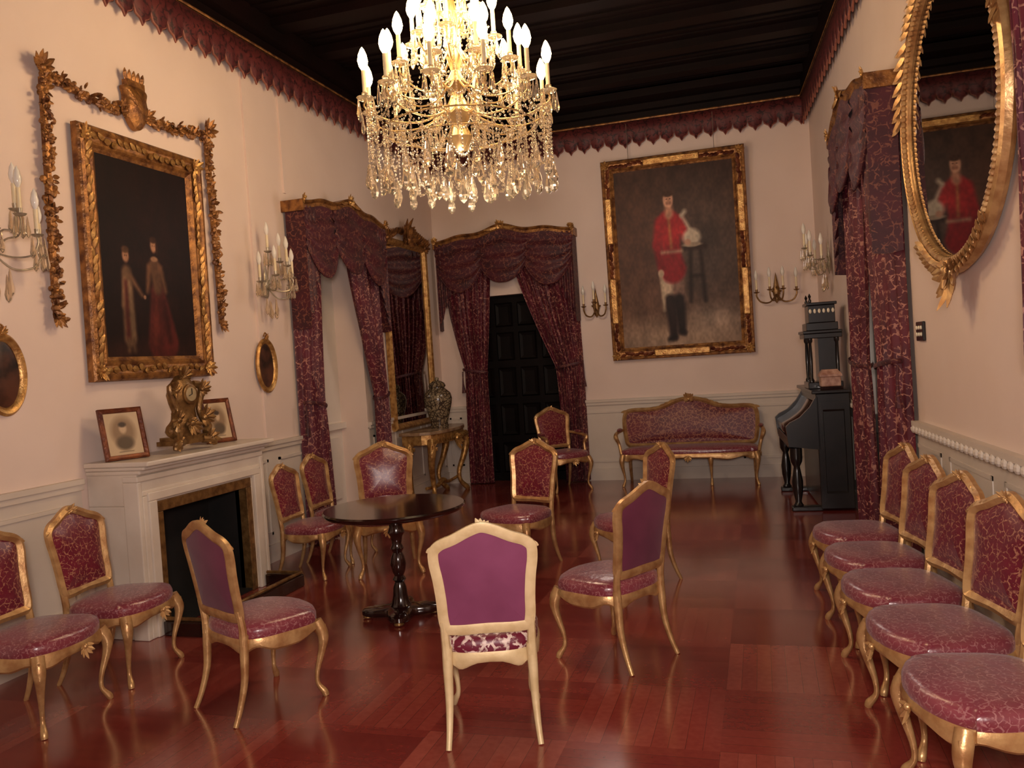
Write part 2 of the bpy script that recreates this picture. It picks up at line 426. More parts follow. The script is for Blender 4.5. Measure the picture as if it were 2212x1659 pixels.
# ------------------------------------------------------------------ chairs
def sym(half): return half+[(-x, z) for x, z in reversed(half[1:-1])]
def inset(o, d):
    n = len(o); out = []
    for i in range(n):
        t = Vector((o[(i+1) % n][0]-o[i-1][0], o[(i+1) % n][1]-o[i-1][1])).normalized()
        out.append((o[i][0]-t.y*d, o[i][1]+t.x*d))
    return out
def frame_ring(mb, out, d, yf, th=.016):
    inn = inset(out, d); mid = inset(out, d*.5); rings = []
    for (ox, oz), (mx, mz), (ix, iz) in zip(out, mid, inn):
        yo, ym, yi = yf(ox, oz), yf(mx, mz), yf(ix, iz)
        rings.append([(ox, yo-th*.7, oz), (ox, yo+th*.7, oz), (mx, ym+th*1.6, mz), (ix, yi+th*.6, iz), (ix, yi-th*.6, iz), (mx, ym-th*1.2, mz)])
    mb.skin(rings, loop=True)
    return inn
def pad(mb, out, yf, base, bulge, zc, sgn=1):
    rings = []
    for s_ in (1.03, .97, .86, .66, .4, .15, .01):
        rings.append([(x*s_, yf(x*s_, zc+(z-zc)*s_)+sgn*(base+bulge*(1-min(1, s_)**3)), zc+(z-zc)*s_) for x, z in out])
    mb.skin(rings, True, True)
def cabriole(mb, x, y, sx, sy, top=.40, r=1.0):
    mb.tube([(x, y, top), (x+sx*.022, y+sy*.022, top-.07), (x+sx*.018, y+sy*.018, top-.14), (x-sx*.006, y-sy*.006, .14), (x-sx*.008, y-sy*.008, .07), (x+sx*.014, y+sy*.014, .022), (x+sx*.02, y+sy*.02, 0)],
            [.032*r, .031*r, .022*r, .013*r, .012*r, .018*r, .015*r], 10, 4)
    mb.leaf((x+sx*.033, y+sy*.033, top-.02), (0, 0, -1), (sx, sy, 0), .11, .035, .0)
def seat_outline(w, d0, d1, n=56, e=.58, taper=.1):
    o = []
    for k in range(n):
        a = 2*PI*k/n; c, s_ = math.cos(a), math.sin(a)
        yy = (d1 if s_ > 0 else d0)*math.copysign(abs(s_)**e, s_)
        xx = w*math.copysign(abs(c)**e, c)*(1+taper*yy/d1)
        o.append((xx, yy+(.018*math.cos(xx/w*PI) if s_ > .6 else 0)))
    return o
def make_seat(root, o, mat, z=.395, h=1.0):
    mb = MB(); c = (0, sum(p[1] for p in o)/len(o))
    rings = []
    for s_, dz in ((.97, 0), (1.0, .018), (.998, .045), (.968, .064), (.89, .077), (.7, .088), (.4, .094), (.02, .096)):
        rings.append([(c[0]+(x-c[0])*s_, c[1]+(yy-c[1])*s_, z+dz*h) for x, yy in o])
    mb.skin(rings); return mb.build('seat', mat, root, angle=60)
def make_rail(root, o, mat, z0=.342, z1=.405, wob=6):
    n = len(o); rings = []
    for k, (x, yy) in enumerate(o):
        dz = .016*math.cos(wob*2*PI*k/n+PI)
        rings.append([(x*.99, yy*.99, z1), (x*1.02, yy*1.02, z1-.02), (x*1.015, yy*1.015, z0+dz+.012), (x*.97, yy*.97, z0+dz), (x*.9, yy*.9, z1)])
    mb = MB(); mb.skin(rings, loop=True)
    ymax = max(p[1] for p in o)
    mb.cluster((0, ymax*1.015, z0+.035), (0, 1, 0), (0, 0, -1), .06, 7, 1.5, 3)
    return mb.build('seat_rail', mat, root)
def yback(x, z): return -.205-(z-.45)*.16+.35*x*x
HALF = [(0, .496), (.13, .492), (.196, .502), (.217, .555), (.222, .66), (.23, .75), (.242, .83), (.238, .892), (.2, .932), (.135, .958), (.065, .992), (0, 1.01)]
def make_chair(label, group, loc, rz, seat='seat', front='backred', rear='purpledark', frame='goldframe', arms=False, name='gilt_chair', cat='chair', scale=1, sw=.262):
    t = thing(name, label, cat, loc, rz, group, scale)
    o = seat_outline(sw, .21, .265)
    make_seat(t, o, M[seat]); make_rail(t, o, M[frame])
    for sx in (-1, 1):
        mb = MB(); cabriole(mb, sx*(sw-.037), .205, sx, 1); mb.build('leg', M[frame], t)
        mb = MB(); mb.tube([(sx*.19, -.19, .43), (sx*.192, -.195, .33), (sx*.193, -.205, .2), (sx*.198, -.24, .08), (sx*.205, -.275, 0)], [.024, .023, .019, .015, .013], 10, 4); mb.build('leg', M[frame], t)
    out = crv(sym(HALF), 4, True)
    mb = MB(); inn = frame_ring(mb, out, .047, yback)
    for sx in (-1, 1): mb.tube([(sx*.19, -.195, .38), (sx*.194, yback(.18, .46), .46), (sx*.197, yback(.18, .56), .56)], [.022, .02, .017], 8, 3)
    mb.build('back_frame', M[frame], t)
    mb = MB(); pad(mb, inn, yback, .004, .035, .74, 1); mb.build('back_cushion', M[front], t, angle=60)
    mb = MB(); pad(mb, inn, yback, .006, .008, .74, -1); mb.build('back_cover', M[rear], t, angle=60)
    mb = MB(); yc = yback(0, .985)
    mb.cluster((0, yc+.014, .974), (0, 1, .15), (0, 0, 1), .05, 9, 1.9, 5)
    for sx in (-1, 1):
        for q, (px, pz) in enumerate(((.015, .987), (.05, .977), (.09, .96), (.13, .945), (.17, .927), (.2, .9))):
            mb.leaf((sx*px, yback(px, pz)+.012, pz), (sx*.9, .1, -.4), (0, 1, .3), .055, .034, .08)
    mb.build('crest', M[frame], t)
    if arms:
        for sx in (-1, 1):
            mb = MB(); mb.tube([(sx*.21, yback(.21, .68), .68), (sx*.25, -.1, .67), (sx*.27, .06, .65), (sx*.275, .11, .62), (sx*.25, .09, .55), (sx*.25, .12, .4)], [.016, .018, .02, .024, .018, .02], 8, 4)
            a = mb.build('arm', M[frame], t)
            MB().ball((sx*.258, -.06, .69), (.026, .1, .02), 10, 6).build('arm_pad', M[front], a)
    return t
GT, GR, GL = 'gilt chairs around the round table', 'gilt chairs in the row along the right wall', 'gilt chairs along the fireplace wall'
D = make_chair('pale gilt chair seen from behind, plain mauve velvet back, nearest the viewer', GT, (-1.295, 3.66, 0), 17.5, seat='seatwhite', rear='purple', frame='goldpale', sw=.228)
A0 = make_chair('gilt chair left of the table with its dark plum back and crimson seat seen sideways', GT, (-2.61, 3.73, 0), -26)
dup(A0, (-.87, 4.6, 0), 60, 'gilt chair on the open floor turned left, dark plum back towards the row of seats', GT)
dup(A0, (-.99, 6.2, 0), 124, 'gilt chair turned sideways, half hidden behind the plum backed chair right of the table', GT)
dup(A0, (-3.1, 6.36, 0), 207, 'gilt chair facing the viewer just behind the round dark table', GT, 1.06)
dup(A0, (-1.98, 6.5, 0), 159, 'gilt chair facing the viewer to the right of the round table, before the armchair', GT, 1.02)
dup(A0, (-3.73, 3.97, 0), -84, 'crimson chair between the fireplace and the chair cut by the left picture edge', GL)
dup(A0, (-3.7, 3.35, 0), -84, 'crimson chair cut off by the left picture edge below the small oval picture', GL)
dup(A0, (-3.74, 6.21, 0), -88, 'crimson chair partly hidden behind the right jamb of the fireplace', GL, .94)
dup(A0, (-3.76, 6.75, 0), -90, 'crimson chair against the wall between the fireplace and the window curtain', GL, .96)
rl = ['row chair farthest from the viewer, beside the red window curtain', 'row chair second from the red window curtain', 'row chair third from the window curtain, in the middle of the five',
      'row chair under the gilt mirror whose full rounded back shows at the picture edge', 'row chair nearest the viewer, its crimson seat in the bottom right corner']
for i, (yy, off, an) in enumerate(((5.76, .5, 9), (5.13, .51, 10), (4.5, .51, 11), (3.87, .5, 12), (3.24, .49, 9))):
    dup(A0, (RW(yy)-off, yy, 0), RR+an, rl[i], GR, (1.06, 1.06, 1.0))
make_chair('gilt open armchair with crimson upholstery beside the dark door', None, (-2.5, 10.38, 0), 222, arms=True, name='armchair', cat='armchair', scale=1.06)

# sofa
t = thing('sofa', 'crimson damask sofa with carved gilt frame under the soldier portrait', 'sofa', (-.92, 10.7, 0), 180)
t.scale = (1.05, 1, 1.02)
o = seat_outline(.82, .24, .27, 72, .5, .03)
make_seat(t, o, M['seat'], .39, 1.0); make_rail(t, o, M['goldframe'], .33, .4, 10)
sh = [(0, .45), (.35, .45), (.7, .45), (.79, .48), (.82, .58), (.835, .72), (.83, .85), (.785, .935), (.67, .955), (.5, .955), (.33, .98), (.16, 1.05), (0, 1.075)]
ysofa = lambda x, z: -.22-(z-.45)*.14+.04*x*x
out = crv(sym(sh), 4, True); mb = MB(); inn = frame_ring(mb, out, .05, ysofa, .022); mb.build('back_frame', M['goldframe'], t)
mb = MB(); pad(mb, inn, ysofa, .004, .05, .72, 1); mb.build('back_cushion', M['sofared'], t, angle=60)
mb = MB(); pad(mb, inn, ysofa, .006, .005, .72, -1); mb.build('back_cover', M['purpledark'], t, angle=60)
mb = MB(); mb.cluster((0, ysofa(0, 1.04)+.02, 1.04), (0, 1, .1), (0, 0, 1), .09, 11, 2, 5)
for sx in (-1, 1):
    for q in range(13):
        px = .04+.06*q; pz = np.interp(px, [0, .16, .33, .5, .67, .79], [1.06, 1.035, .965, .94, .94, .92])
        mb.leaf((sx*px, ysofa(px, pz)+.018, pz), (sx, .1, -.2), (0, 1, .2), .09, .035, .1)
mb.build('crest', M['goldframe'], t)
for sx in (-1, 1):
    mb = MB(); mb.tube([(sx*.82, ysofa(.8, .68), .68), (sx*.86, -.08, .67), (sx*.87, .08, .66), (sx*.87, .15, .62), (sx*.84, .12, .53), (sx*.81, .16, .4)], [.018, .02, .022, .028, .02, .022], 8, 4)
    a = mb.build('arm', M['goldframe'], t)
    MB().ball((sx*.85, -.05, .695), (.03, .12, .022), 10, 6).build('arm_pad', M['backred'], a)
for x in (-.78, -.26, .26, .78):
    mb = MB(); cabriole(mb, x, .23, .7*(1 if x > 0 else -1)*(1 if abs(x) > .5 else 0), 1, .4, 1.05); mb.build('leg', M['goldframe'], t)
for x in (-.76, .76):
    MB().tube([(x, -.19, .42), (x, -.2, .2), (x, -.25, 0)], [.026, .022, .016], 8, 4).build('leg', M['goldframe'], t)

# round table
t = thing('pedestal_table', 'round dark polished table on one turned pedestal among the chairs', 'table', (-2.46, 5.16, 0), 20)
MB().lathe([(.0, .715), (.44, .715), (.47, .725), (.488, .74), (.49, .752), (.48, .762), (.2, .764), (0, .764)], n=64).build('tabletop', M['darkwood'], t)
MB().lathe([(.15, .715), (.15, .69), (.055, .66), (.045, .62), (.06, .58), (.04, .55), (.032, .5), (.046, .47), (.032, .44), (.046, .41), (.055, .36), (.045, .31), (.032, .28), (.048, .255), (.032, .235), (.045, .2), (.05, .15), (.06, .1), (.075, .075), (0, .07)], n=24).build('pedestal', M['darkwood'], t)
q = []
for k in range(64):
    a = 2*PI*k/64; rr = .2+.07*math.cos(4*a); q.append((rr*math.cos(a), rr*math.sin(a)))
MB().skin([[(x*s_, y_*s_, z) for x, y_ in q] for s_, z in ((.96, .022), (1, .03), (1, .055), (.95, .066), (.4, .076))]).build('plinth', M['darkwood'], t)
for k in range(4):
    a = PI/2*k; MB().lathe([(.02, 0), (.034, .008), (.034, .016), (.028, .026)], (.23*math.cos(a), .23*math.sin(a), 0), 14).build('foot', M['bronze'], t)

# ------------------------------------------------------------------ fireplace
t = thing('fireplace', 'pale marble fireplace with a brass edged dark opening', 'fireplace', (XL, 5.19, 0), -90)
def ushape(mb, xo, xi, zo, zi, y0, y1):
    mb.box(-xo, -xi, y0, y1, 0, zi); mb.box(xi, xo, y0, y1, 0, zi); mb.box(-xo, xo, y0, y1, zi, zo)
mb = MB(); ushape(mb, .71, .54, 1.13, .9, 0.003, .41); ushape(mb, .68, .6, 1.0, .96, .41, .425); ushape(mb, .64, .56, .98, .92, .41, .44); ushape(mb, .72, .68, 1.1, 1.06, .3, .425)
mb.build('surround', M['marble'], t, smooth=False, bevel=.008)
mb = MB(); mb.box(-.745, .735, .003, .53, 1.165, 1.2); mb.box(-.735, .725, .003, .49, 1.14, 1.165); mb.box(-.725, .72, .003, .45, 1.11, 1.14); mb.build('mantel_shelf', M['marble'], t, smooth=False, bevel=.01)
mb = MB(); ushape(mb, .545, .48, .905, .83, .3, .415); mb.build('opening_frame', M['bronze'], t, smooth=False, bevel=.006)
mb = MB(); mb.box(-.54, .54, .01, .04, 0, .9); mb.box(-.54, -.48, .03, .34, 0, .88); mb.box(.48, .54, .03, .34, 0, .88); mb.box(-.54, .54, .03, .36, .82, .89); mb.box(-.54, .54, .03, .4, .002, .02)
mb.build('firebox', M['black'], t, smooth=False)
t = thing('fire_fender', 'low dark fender on the floor before the fireplace', 'fender', (XL+.62, 5.2, 0), -90)
mb = MB(); mb.box(-.62, .62, .13, .17, .0, .1); mb.box(-.62, -.58, -.17, .13, 0, .1); mb.box(.58, .62, -.17, .13, 0, .1); mb.build('rail', M['darkwood'], t, smooth=False, bevel=.01)
mb = MB(); mb.tube([(-.6, -.16, .115), (-.6, .15, .115), (.6, .15, .115), (.6, -.16, .115)], .014, 8); mb.build('top_bar', M['bronze'], t)

# mantel objects
def paint_canvas(name, w, h, nx, ny, fn, mat, parent, y=0, zc=0):
    U, V = np.meshgrid((np.arange(nx)+.0)/(nx-1), (np.arange(ny)+.0)/(ny-1))
    C = fn(U, V)
    vs = [((u-.5)*w, y, zc+(.5-v)*h) for u, v in zip(U.ravel(), V.ravel())]
    fs = [(j*nx+i, j*nx+i+1, (j+1)*nx+i+1, (j+1)*nx+i) for j in range(ny-1) for i in range(nx-1)]
    me = bpy.data.meshes.new(name); me.from_pydata(vs, [], fs)
    ca = me.color_attributes.new('paint', 'FLOAT_COLOR', 'POINT')
    lin = np.where(C <= .04045, C/12.92, ((np.clip(C, 0, 1)+.055)/1.055)**2.4)
    ca.data.foreach_set('color', np.concatenate([lin.reshape(-1, 3), np.ones((nx*ny, 1))], 1).astype(np.float32).ravel())
    me.materials.append(mat)
    o = bpy.data.objects.new(name, me); col.objects.link(o); o.parent = parent
    return o
class Paint:
    """U to the viewer's right in a picture seen from the front"""
    def __init__(s, U, V, asp, seed=0):
        s.U, s.V, s.a = U*asp, V, asp; s.rng = np.random.default_rng(seed)
        s.C = np.zeros(U.shape+(3,))
    def mix(s, m, c): s.C = s.C*(1-m[..., None])+np.array(c)/255*m[..., None]
    def ell(s, cx, cy, rx, ry, c, soft=.25, k=1):
        d = np.sqrt(((s.U-cx*s.a)/rx)**2+((s.V-cy)/ry)**2)
        s.mix(np.clip((1+soft-d)/(2*soft), 0, 1)*k, c)
    def seg(s, p, q, r0, r1, c, soft=.012, k=1):
        px, py, qx, qy = p[0]*s.a, p[1], q[0]*s.a, q[1]
        L2 = (qx-px)**2+(qy-py)**2+1e-9
        t = np.clip(((s.U-px)*(qx-px)+(s.V-py)*(qy-py))/L2, 0, 1)
        d = np.hypot(s.U-px-t*(qx-px), s.V-py-t*(qy-py))-(r0+(r1-r0)*t)
        s.mix(np.clip((soft-d)/(2*soft), 0, 1)*k, c)
    def noise(s, cells, amt):
        g = s.rng.random((cells+2, cells+2)); ny, nx = s.V.shape
        yy = np.linspace(0, cells, ny); xx = np.linspace(0, cells, nx)
        y0 = yy.astype(int); x0 = xx.astype(int); fy = (yy-y0)[:, None]; fx = (xx-x0)[None, :]
        n = (g[np.ix_(y0, x0)]*(1-fy)*(1-fx)+g[np.ix_(y0+1, x0)]*fy*(1-fx)+g[np.ix_(y0, x0+1)]*(1-fy)*fx+g[np.ix_(y0+1, x0+1)]*fy*fx)
        s.C *= (1+amt*(n-.5))[..., None]
def flipU(fn): return lambda U, V: fn(1-U, V)     # local x runs leftwards for a viewer facing the wall

def portrait_photo(seed):
    def f(U, V):
        p = Paint(U, V, .8, seed); p.C[:] = np.array((190, 166, 134))/255
        p.ell(.5, .45, .27, .34, (138, 112, 86)); p.ell(.5, .72, .2, .16, (92, 76, 60)); p.ell(.5, .38, .085, .12, (190, 162, 130)); p.ell(.5, .29, .09, .06, (70, 56, 46))
        p.seg((.3, .92), (.7, .92), .008, .008, (100, 84, 70)); return p.C
    return f
def frame_mesh(mb, w, h, prof):
    rings = [[(-(w/2-d), y_, -(h/2-d)), (w/2-d, y_, -(h/2-d)), (w/2-d, y_, h/2-d), (-(w/2-d), y_, h/2-d)] for d, y_ in prof]
    mb.skin(rings, False, False)
def photo_frame(label, loc, rz, w, h, seed):
    t = thing('photo_frame', label, 'photo frame', loc, rz)
    mb = MB(); frame_mesh(mb, w, h, [(0, -.012), (0, .01), (.012, .018), (.03, .012), (.034, .004), (.034, -.012)])
    mb.add([(-w/2, -.012, -h/2), (w/2, -.012, -h/2), (w/2, -.012, h/2), (-w/2, -.012, h/2)], [(0, 1, 2, 3)])
    f = mb.build('frame', M['redlac'], t, smooth=False)
    c = paint_canvas('photograph', w-.06, h-.06, 40, 50, flipU(portrait_photo(seed)), M['paper'], t, .004)
    s_ = MB().box(-.02, .02, -.085, -.08, -h/2, h*.2).build('easel_leg', M['darkwood'], t, smooth=False)
    for q in (f, c):
        q.rotation_euler = (R(14), 0, 0); q.location = (0, 0, h/2*math.cos(R(14))+.004)
    s_.location = (0, 0, h/2+.004)
photo_frame('dark framed portrait photograph leaning on the mantel end nearest the viewer', (-4.2, 4.63, 1.2), -112, .3, .36, 1)
photo_frame('dark framed portrait photograph standing behind the gilt clock', (-4.2, 5.66, 1.2), -112, .26, .36, 2)
t = thing('mantel_clock', 'ornate gilt mantel clock with scrolls and a shell top', 'clock', (-4.09, 5.12, 1.222), -92, None, 1.06)
mb = MB(); mb.box(-.19, .19, -.08, .08, .03, .06); mb.box(-.17, .17, -.07, .07, .06, .085)
for sx in (-1, 1):
    mb.tube([(sx*.1, .06, .05), (sx*.16, .08, .04), (sx*.19, .085, .02), (sx*.2, .085, 0)], [.03, .03, .025, .018], 8, 3); mb.cluster((sx*.15, .08, .05), (0, 1, 0), (sx, 0, .4), .09, 7, 2, 4)
mb.build('base', M['bronze'], t)
mb = MB(); mb.lathe([(.12, .08), (.14, .13), (.11, .2), (.1, .26), (.12, .31), (.135, .37), (.115, .43), (.08, .47), (.05, .5), (0, .51)], n=20, sy=.55)
for sx in (-1, 1):
    mb.tube([(sx*.08, .03, .44), (sx*.15, .04, .42), (sx*.14, .04, .35), (sx*.11, .04, .26), (sx*.15, .04, .18), (sx*.19, .04, .13), (sx*.15, .05, .09)], [.024, .03, .024, .022, .026, .034, .024], 8, 3)
    mb.cluster((sx*.13, .06, .2), (0, 1, 0), (sx, 0, .5), .1, 9, 2, 8); mb.cluster((sx*.13, .06, .4), (0, 1, 0), (sx, 0, .8), .08, 9, 2, 8)
mb.build('body', M['bronze'], t)
mb = MB(); mb.skin([[(.07*s_*math.cos(a), y_, .37+.07*s_*math.sin(a)) for a in [2*PI*k/28 for k in range(28)]] for s_, y_ in ((1, .05), (1, .075), (.9, .078), (.01, .076))]); d_ = mb.build('dial', M['bronze'], t)
mb = MB(); mb.skin([[(.05*s_*math.cos(a), y_, .37+.05*s_*math.sin(a)) for a in [2*PI*k/28 for k in range(28)]] for s_, y_ in ((1, .078), (.95, .082), (.01, .083))]); mb.build('face', M['dialface'], d_)
MB().tube([(0, .086, .37), (.0, .086, .41)], .003, 6).build('hand', M['blackwood'], d_); MB().tube([(0, .086, .37), (.03, .086, .36)], .003, 6).build('hand', M['blackwood'], d_)
mb = MB(); mb.cluster((0, .02, .49), (0, 1, 0), (0, 0, 1), .09, 11, 2.2, 6); mb.build('finial', M['bronze'], t)
mb = MB(); mb.cluster((0, .06, .17), (0, 1, 0), (0, 0, -1), .1, 11, 2.4, 6); mb.build('shell', M['bronze'], t)

# ------------------------------------------------------------------ pictures on walls
def two_children(U, V):
    p = Paint(U, V, 1.0/1.44, 3); p.C[:] = np.array((24, 11, 8))/255
    p.ell(.5, .97, .5, .06, (46, 24, 17), .6); p.ell(.62, .5, .28, .4, (31, 15, 11), .7)
    # boy in pale costume
    p.seg((.25, .57), (.25, .9), .036, .046, (98, 72, 52)); p.seg((.24, .58), (.2, .74), .019, .014, (118, 88, 64)); p.seg((.29, .59), (.4, .68), .015, .01, (108, 76, 54))
    p.seg((.235, .62), (.23, .9), .01, .014, (74, 30, 24)); p.seg((.275, .62), (.285, .9), .008, .009, (128, 102, 76)); p.ell(.25, .485, .024, .035, (148, 106, 80)); p.ell(.25, .455, .026, .018, (76, 50, 32)); p.seg((.232, .91), (.228, .965), .01, .012, (92, 66, 46)); p.seg((.275, .91), (.285, .965), .01, .012, (92, 66, 46))
    # girl in red skirt
    p.seg((.58, .67), (.61, .92), .06, .12, (74, 28, 23)); p.seg((.56, .69), (.52, .92), .012, .02, (92, 38, 29)); p.seg((.64, .71), (.69, .92), .012, .02, (54, 19, 16))
    p.seg((.56, .52), (.58, .64), .042, .034, (88, 60, 42)); p.seg((.5, .53), (.46, .66), .019, .011, (106, 72, 50)); p.seg((.62, .53), (.67, .65), .02, .013, (100, 68, 48)); p.ell(.56, .485, .027, .014, (138, 102, 76))
    p.ell(.56, .415, .024, .035, (158, 114, 86)); p.ell(.56, .384, .026, .018, (58, 34, 22)); p.ell(.596, .425, .009, .036, (50, 28, 18)); p.ell(.43, .69, .01, .011, (152, 112, 84))
    for x, y_ in ((.551, .415), (.571, .415), (.243, .485), (.26, .485)): p.ell(x, y_, .0035, .0035, (46, 24, 18))
    p.noise(14, .35); p.noise(60, .2); return p.C
def soldier(U, V):
    p = Paint(U, V, 1.0/1.42, 5)
    t_ = V[..., None]; p.C[:] = (np.array((62, 42, 34))*(1-t_)+np.array((122, 92, 74))*t_)/255
    p.ell(.75, .5, .22, .3, (80, 64, 56), .7); p.ell(.2, .4, .16, .3, (88, 58, 44), .7); p.ell(.5, .97, .5, .1, (154, 128, 106), .7); p.ell(.78, .86, .12, .06, (170, 148, 128), .9, .7)
    # stool with dark drape
    p.seg((.62, .46), (.6, .76), .008, .008, (36, 24, 20)); p.seg((.7, .46), (.72, .76), .008, .008, (36, 24, 20)); p.seg((.58, .46), (.74, .46), .014, .014, (52, 34, 28)); p.seg((.61, .62), (.71, .62), .006, .006, (36, 24, 20))
    # legs and boots
    p.seg((.42, .58), (.42, .74), .05, .036, (200, 174, 146)); p.seg((.5, .58), (.5, .74), .046, .034, (138, 106, 90)); p.seg((.425, .745), (.44, .95), .034, .024, (40, 26, 24)); p.seg((.5, .745), (.51, .92), .033, .024, (34, 22, 20)); p.seg((.44, .955), (.4, .965), .016, .012, (30, 20, 18)); p.seg((.51, .925), (.53, .935), .016, .012, (30, 20, 18))
    # tunic
    p.seg((.45, .31), (.46, .48), .066, .052, (172, 40, 44)); p.seg((.455, .49), (.46, .57), .056, .08, (142, 32, 38)); p.seg((.375, .305), (.34, .43), .03, .024, (156, 36, 40)); p.seg((.34, .43), (.36, .56), .024, .016, (138, 30, 36)); p.seg((.535, .305), (.6, .42), .03, .022, (178, 44, 46)); p.seg((.38, .475), (.54, .475), .007, .007, (190, 156, 126)); p.seg((.45, .28), (.46, .45), .004, .004, (196, 150, 84))
    p.ell(.36, .59, .018, .022, (206, 172, 142)); p.seg((.36, .6), (.37, .8), .006, .004, (190, 170, 140))
    # helmet and stick
    p.ell(.635, .405, .052, .048, (212, 194, 168)); p.ell(.635, .445, .056, .012, (176, 154, 130)); p.seg((.56, .28), (.63, .37), .007, .007, (220, 200, 174)); p.seg((.56, .28), (.585, .26), .009, .011, (220, 200, 174))
    p.ell(.6, .43, .018, .018, (206, 156, 128))
    # head
    p.seg((.455, .21), (.455, .265), .022, .026, (176, 124, 98)); p.ell(.455, .185, .03, .044, (204, 152, 122), .15); p.ell(.455, .152, .031, .017, (70, 46, 34)); p.seg((.446, .204), (.468, .204), .003, .003, (110, 64, 48)); p.seg((.457, .182), (.46, .194), .004, .005, (182, 128, 100))
    for x in (.443, .472): p.ell(x, .18, .004, .0035, (50, 32, 26))
    p.noise(16, .3); p.noise(70, .22); return p.C
def picture(label, loc, rz, w, h, fw, fn, fm, om, nx, ny, tilt=2, plates=False, wires=0):
    t = thing('framed_painting', label, 'painting', loc, rz)
    t.rotation_euler = (R(-tilt), 0, R(rz))
    mb = MB(); frame_mesh(mb, w, h, [(0, 0), (0, .05), (.012, .065), (fw*.22, .07), (fw*.3, .058), (fw*.62, .045), (fw*.75, .05), (fw*.85, .035), (fw, .022), (fw, 0)])
    mb.build('frame', fm, t, smooth=False)
    paint_canvas('canvas', w-2*fw+.01, h-2*fw+.01, nx, ny, flipU(fn), M['canvas'], t, .02)
    for sx in (-1, 1):
        for sz in (-1, 1):
            MB().cluster((sx*(w/2-fw*.45), .055, sz*(h/2-fw*.45)), (0, 1, 0), (sx, 0, sz), fw*.5, 11, PI, 7).build('frame_ornament', om, t)
    rnd = random.Random(4); cm = om if not plates else M['redlac']
    for sx in (-1, 1):
        n = int(h/.06); mb = MB()
        for k in range(2, n-2): mb.leaf((sx*(w/2-fw*.45), .052, -h/2+h*k/n), (rnd.uniform(-.5, .5), .1, 1), (0, 1, 0), .085, .05, .12)
        mb.build('frame_carving', cm, t)
        n = int(w/.06); mb = MB()
        for k in range(2, n-2): mb.leaf((-w/2+w*k/n, .052, sx*(h/2-fw*.45)), (1, .1, rnd.uniform(-.5, .5)), (0, 1, 0), .085, .05, .12)
        mb.build('frame_carving', cm, t)
    if plates:
        for x, z, b_ in ((0, 1, 0), (0, -1, 0), (1, 0, 1), (-1, 0, 1)):
            for q in ((-1, 1) if b_ else (0,)):
                cx_, cz_ = x*(w/2-fw*.45), z*(h/2-fw*.45)+q*h*.2
                if b_: MB().box(cx_-fw*.26, cx_+fw*.26, .04, .085, cz_-.3, cz_+.3).build('gilt_panel', M['gold'], t, smooth=False, bevel=.012)
                else: MB().box(-.36, .36, .04, .085, cz_-fw*.26, cz_+fw*.26).build('gilt_panel', M['gold'], t, smooth=False, bevel=.012)
    for k in range(wires):
        x = -w*.3+w*.6*k
        MB().tube([(x, .01, h/2-.01), (x, .02-math.tan(R(tilt))*.3, 4.72-loc[2])], .0035, 6).build('hanging_wire', M['wire'], t)
    return t
picture('large dark painting of two children in a gilt frame over the fireplace', (XL+.02, 5.2, 2.63), -90, 1.29, 1.77, .17, two_children, M['golddark'], M['gold'], 150, 216, .5)
picture('tall full length portrait of a standing soldier in a red tunic over the sofa', (-.965, YF-.07, 2.94), 180, 1.84, 2.64, .16, soldier, M['golddark'], M['gold'], 200, 290, 2, True, 2)

# carved garland round the left painting
t = thing('carved_garland', 'gilt carved garland with a crowned crest around the painting of two children', 'garland', (XL+.012, 5.17, 2.12), -90)
def garland(mb, pts, seed, wd=.055):
    rnd = random.Random(seed); P = crv(pts, 10)
    mb.tube([(a[0], .025, a[2]) for a in P], .026, 6)
    for i in range(len(P)-1):
        a, b_ = Vector(P[i]), Vector(P[i+1]); n = max(1, int((b_-a).length/.006))
        for k in range(n):
            q = a.lerp(b_, k/n); dr_ = Vector((rnd.uniform(-1, 1), rnd.uniform(.1, .6), rnd.uniform(-1, 1)))
            q += Vector((rnd.uniform(-wd, wd)*.6, .03+rnd.uniform(-.005, .02), rnd.uniform(-wd, wd)*.6))
            if rnd.random() < .4: mb.ball(q, rnd.uniform(.014, .024), 6, 4)
            else: mb.leaf(q, dr_, (0, 1, 0), rnd.uniform(.035, .055), rnd.uniform(.024, .036), rnd.uniform(0, .3))
for sx in (-1, 1):
    mb = MB(); garland(mb, [(sx*.83, 0, 1.62), (sx*.84, 0, 1.2), (sx*.85, 0, .7), (sx*.86, 0, .3), (sx*.86, 0, .06)], 5+sx, .066); mb.cluster((sx*.86, .03, .06), (0, 1, 0), (0, 0, -1), .08, 9, 2, 2); mb.build('side_drop', M['golddark'], t)
    mb = MB(); garland(mb, [(sx*.83, 0, 1.65), (sx*.6, 0, 1.62), (sx*.35, 0, 1.59), (sx*.1, 0, 1.6)], 9+sx, .066); mb.cluster((sx*.84, .04, 1.68), (0, 1, 0), (sx*.3, 0, 1), .11, 11, 2.6, 3); mb.build('top_festoon', M['golddark'], t)
mb = MB(); mb.skin([[(x*s_, y_, 1.66+z*s_) for x, z in crv(sym([(0, -.18), (.06, -.14), (.11, -.04), (.1, .06), (.11, .13), (0, .15)]), 4, True)] for s_, y_ in ((1, .005), (1, .05), (.85, .07), (.1, .085))])
mb.box(-.09, .09, .01, .06, 1.79, 1.84)
for x in (-.08, -.04, 0, .04, .08): mb.leaf((x, .04, 1.83), (x*2, 0, 1), (0, 1, 0), .09, .045, .1)
for sx in (-1, 1): mb.cluster((sx*.11, .04, 1.6), (0, 1, 0), (sx, 0, .3), .09, 9, 2, 4)
mb.build('crest', M['golddark'], t)

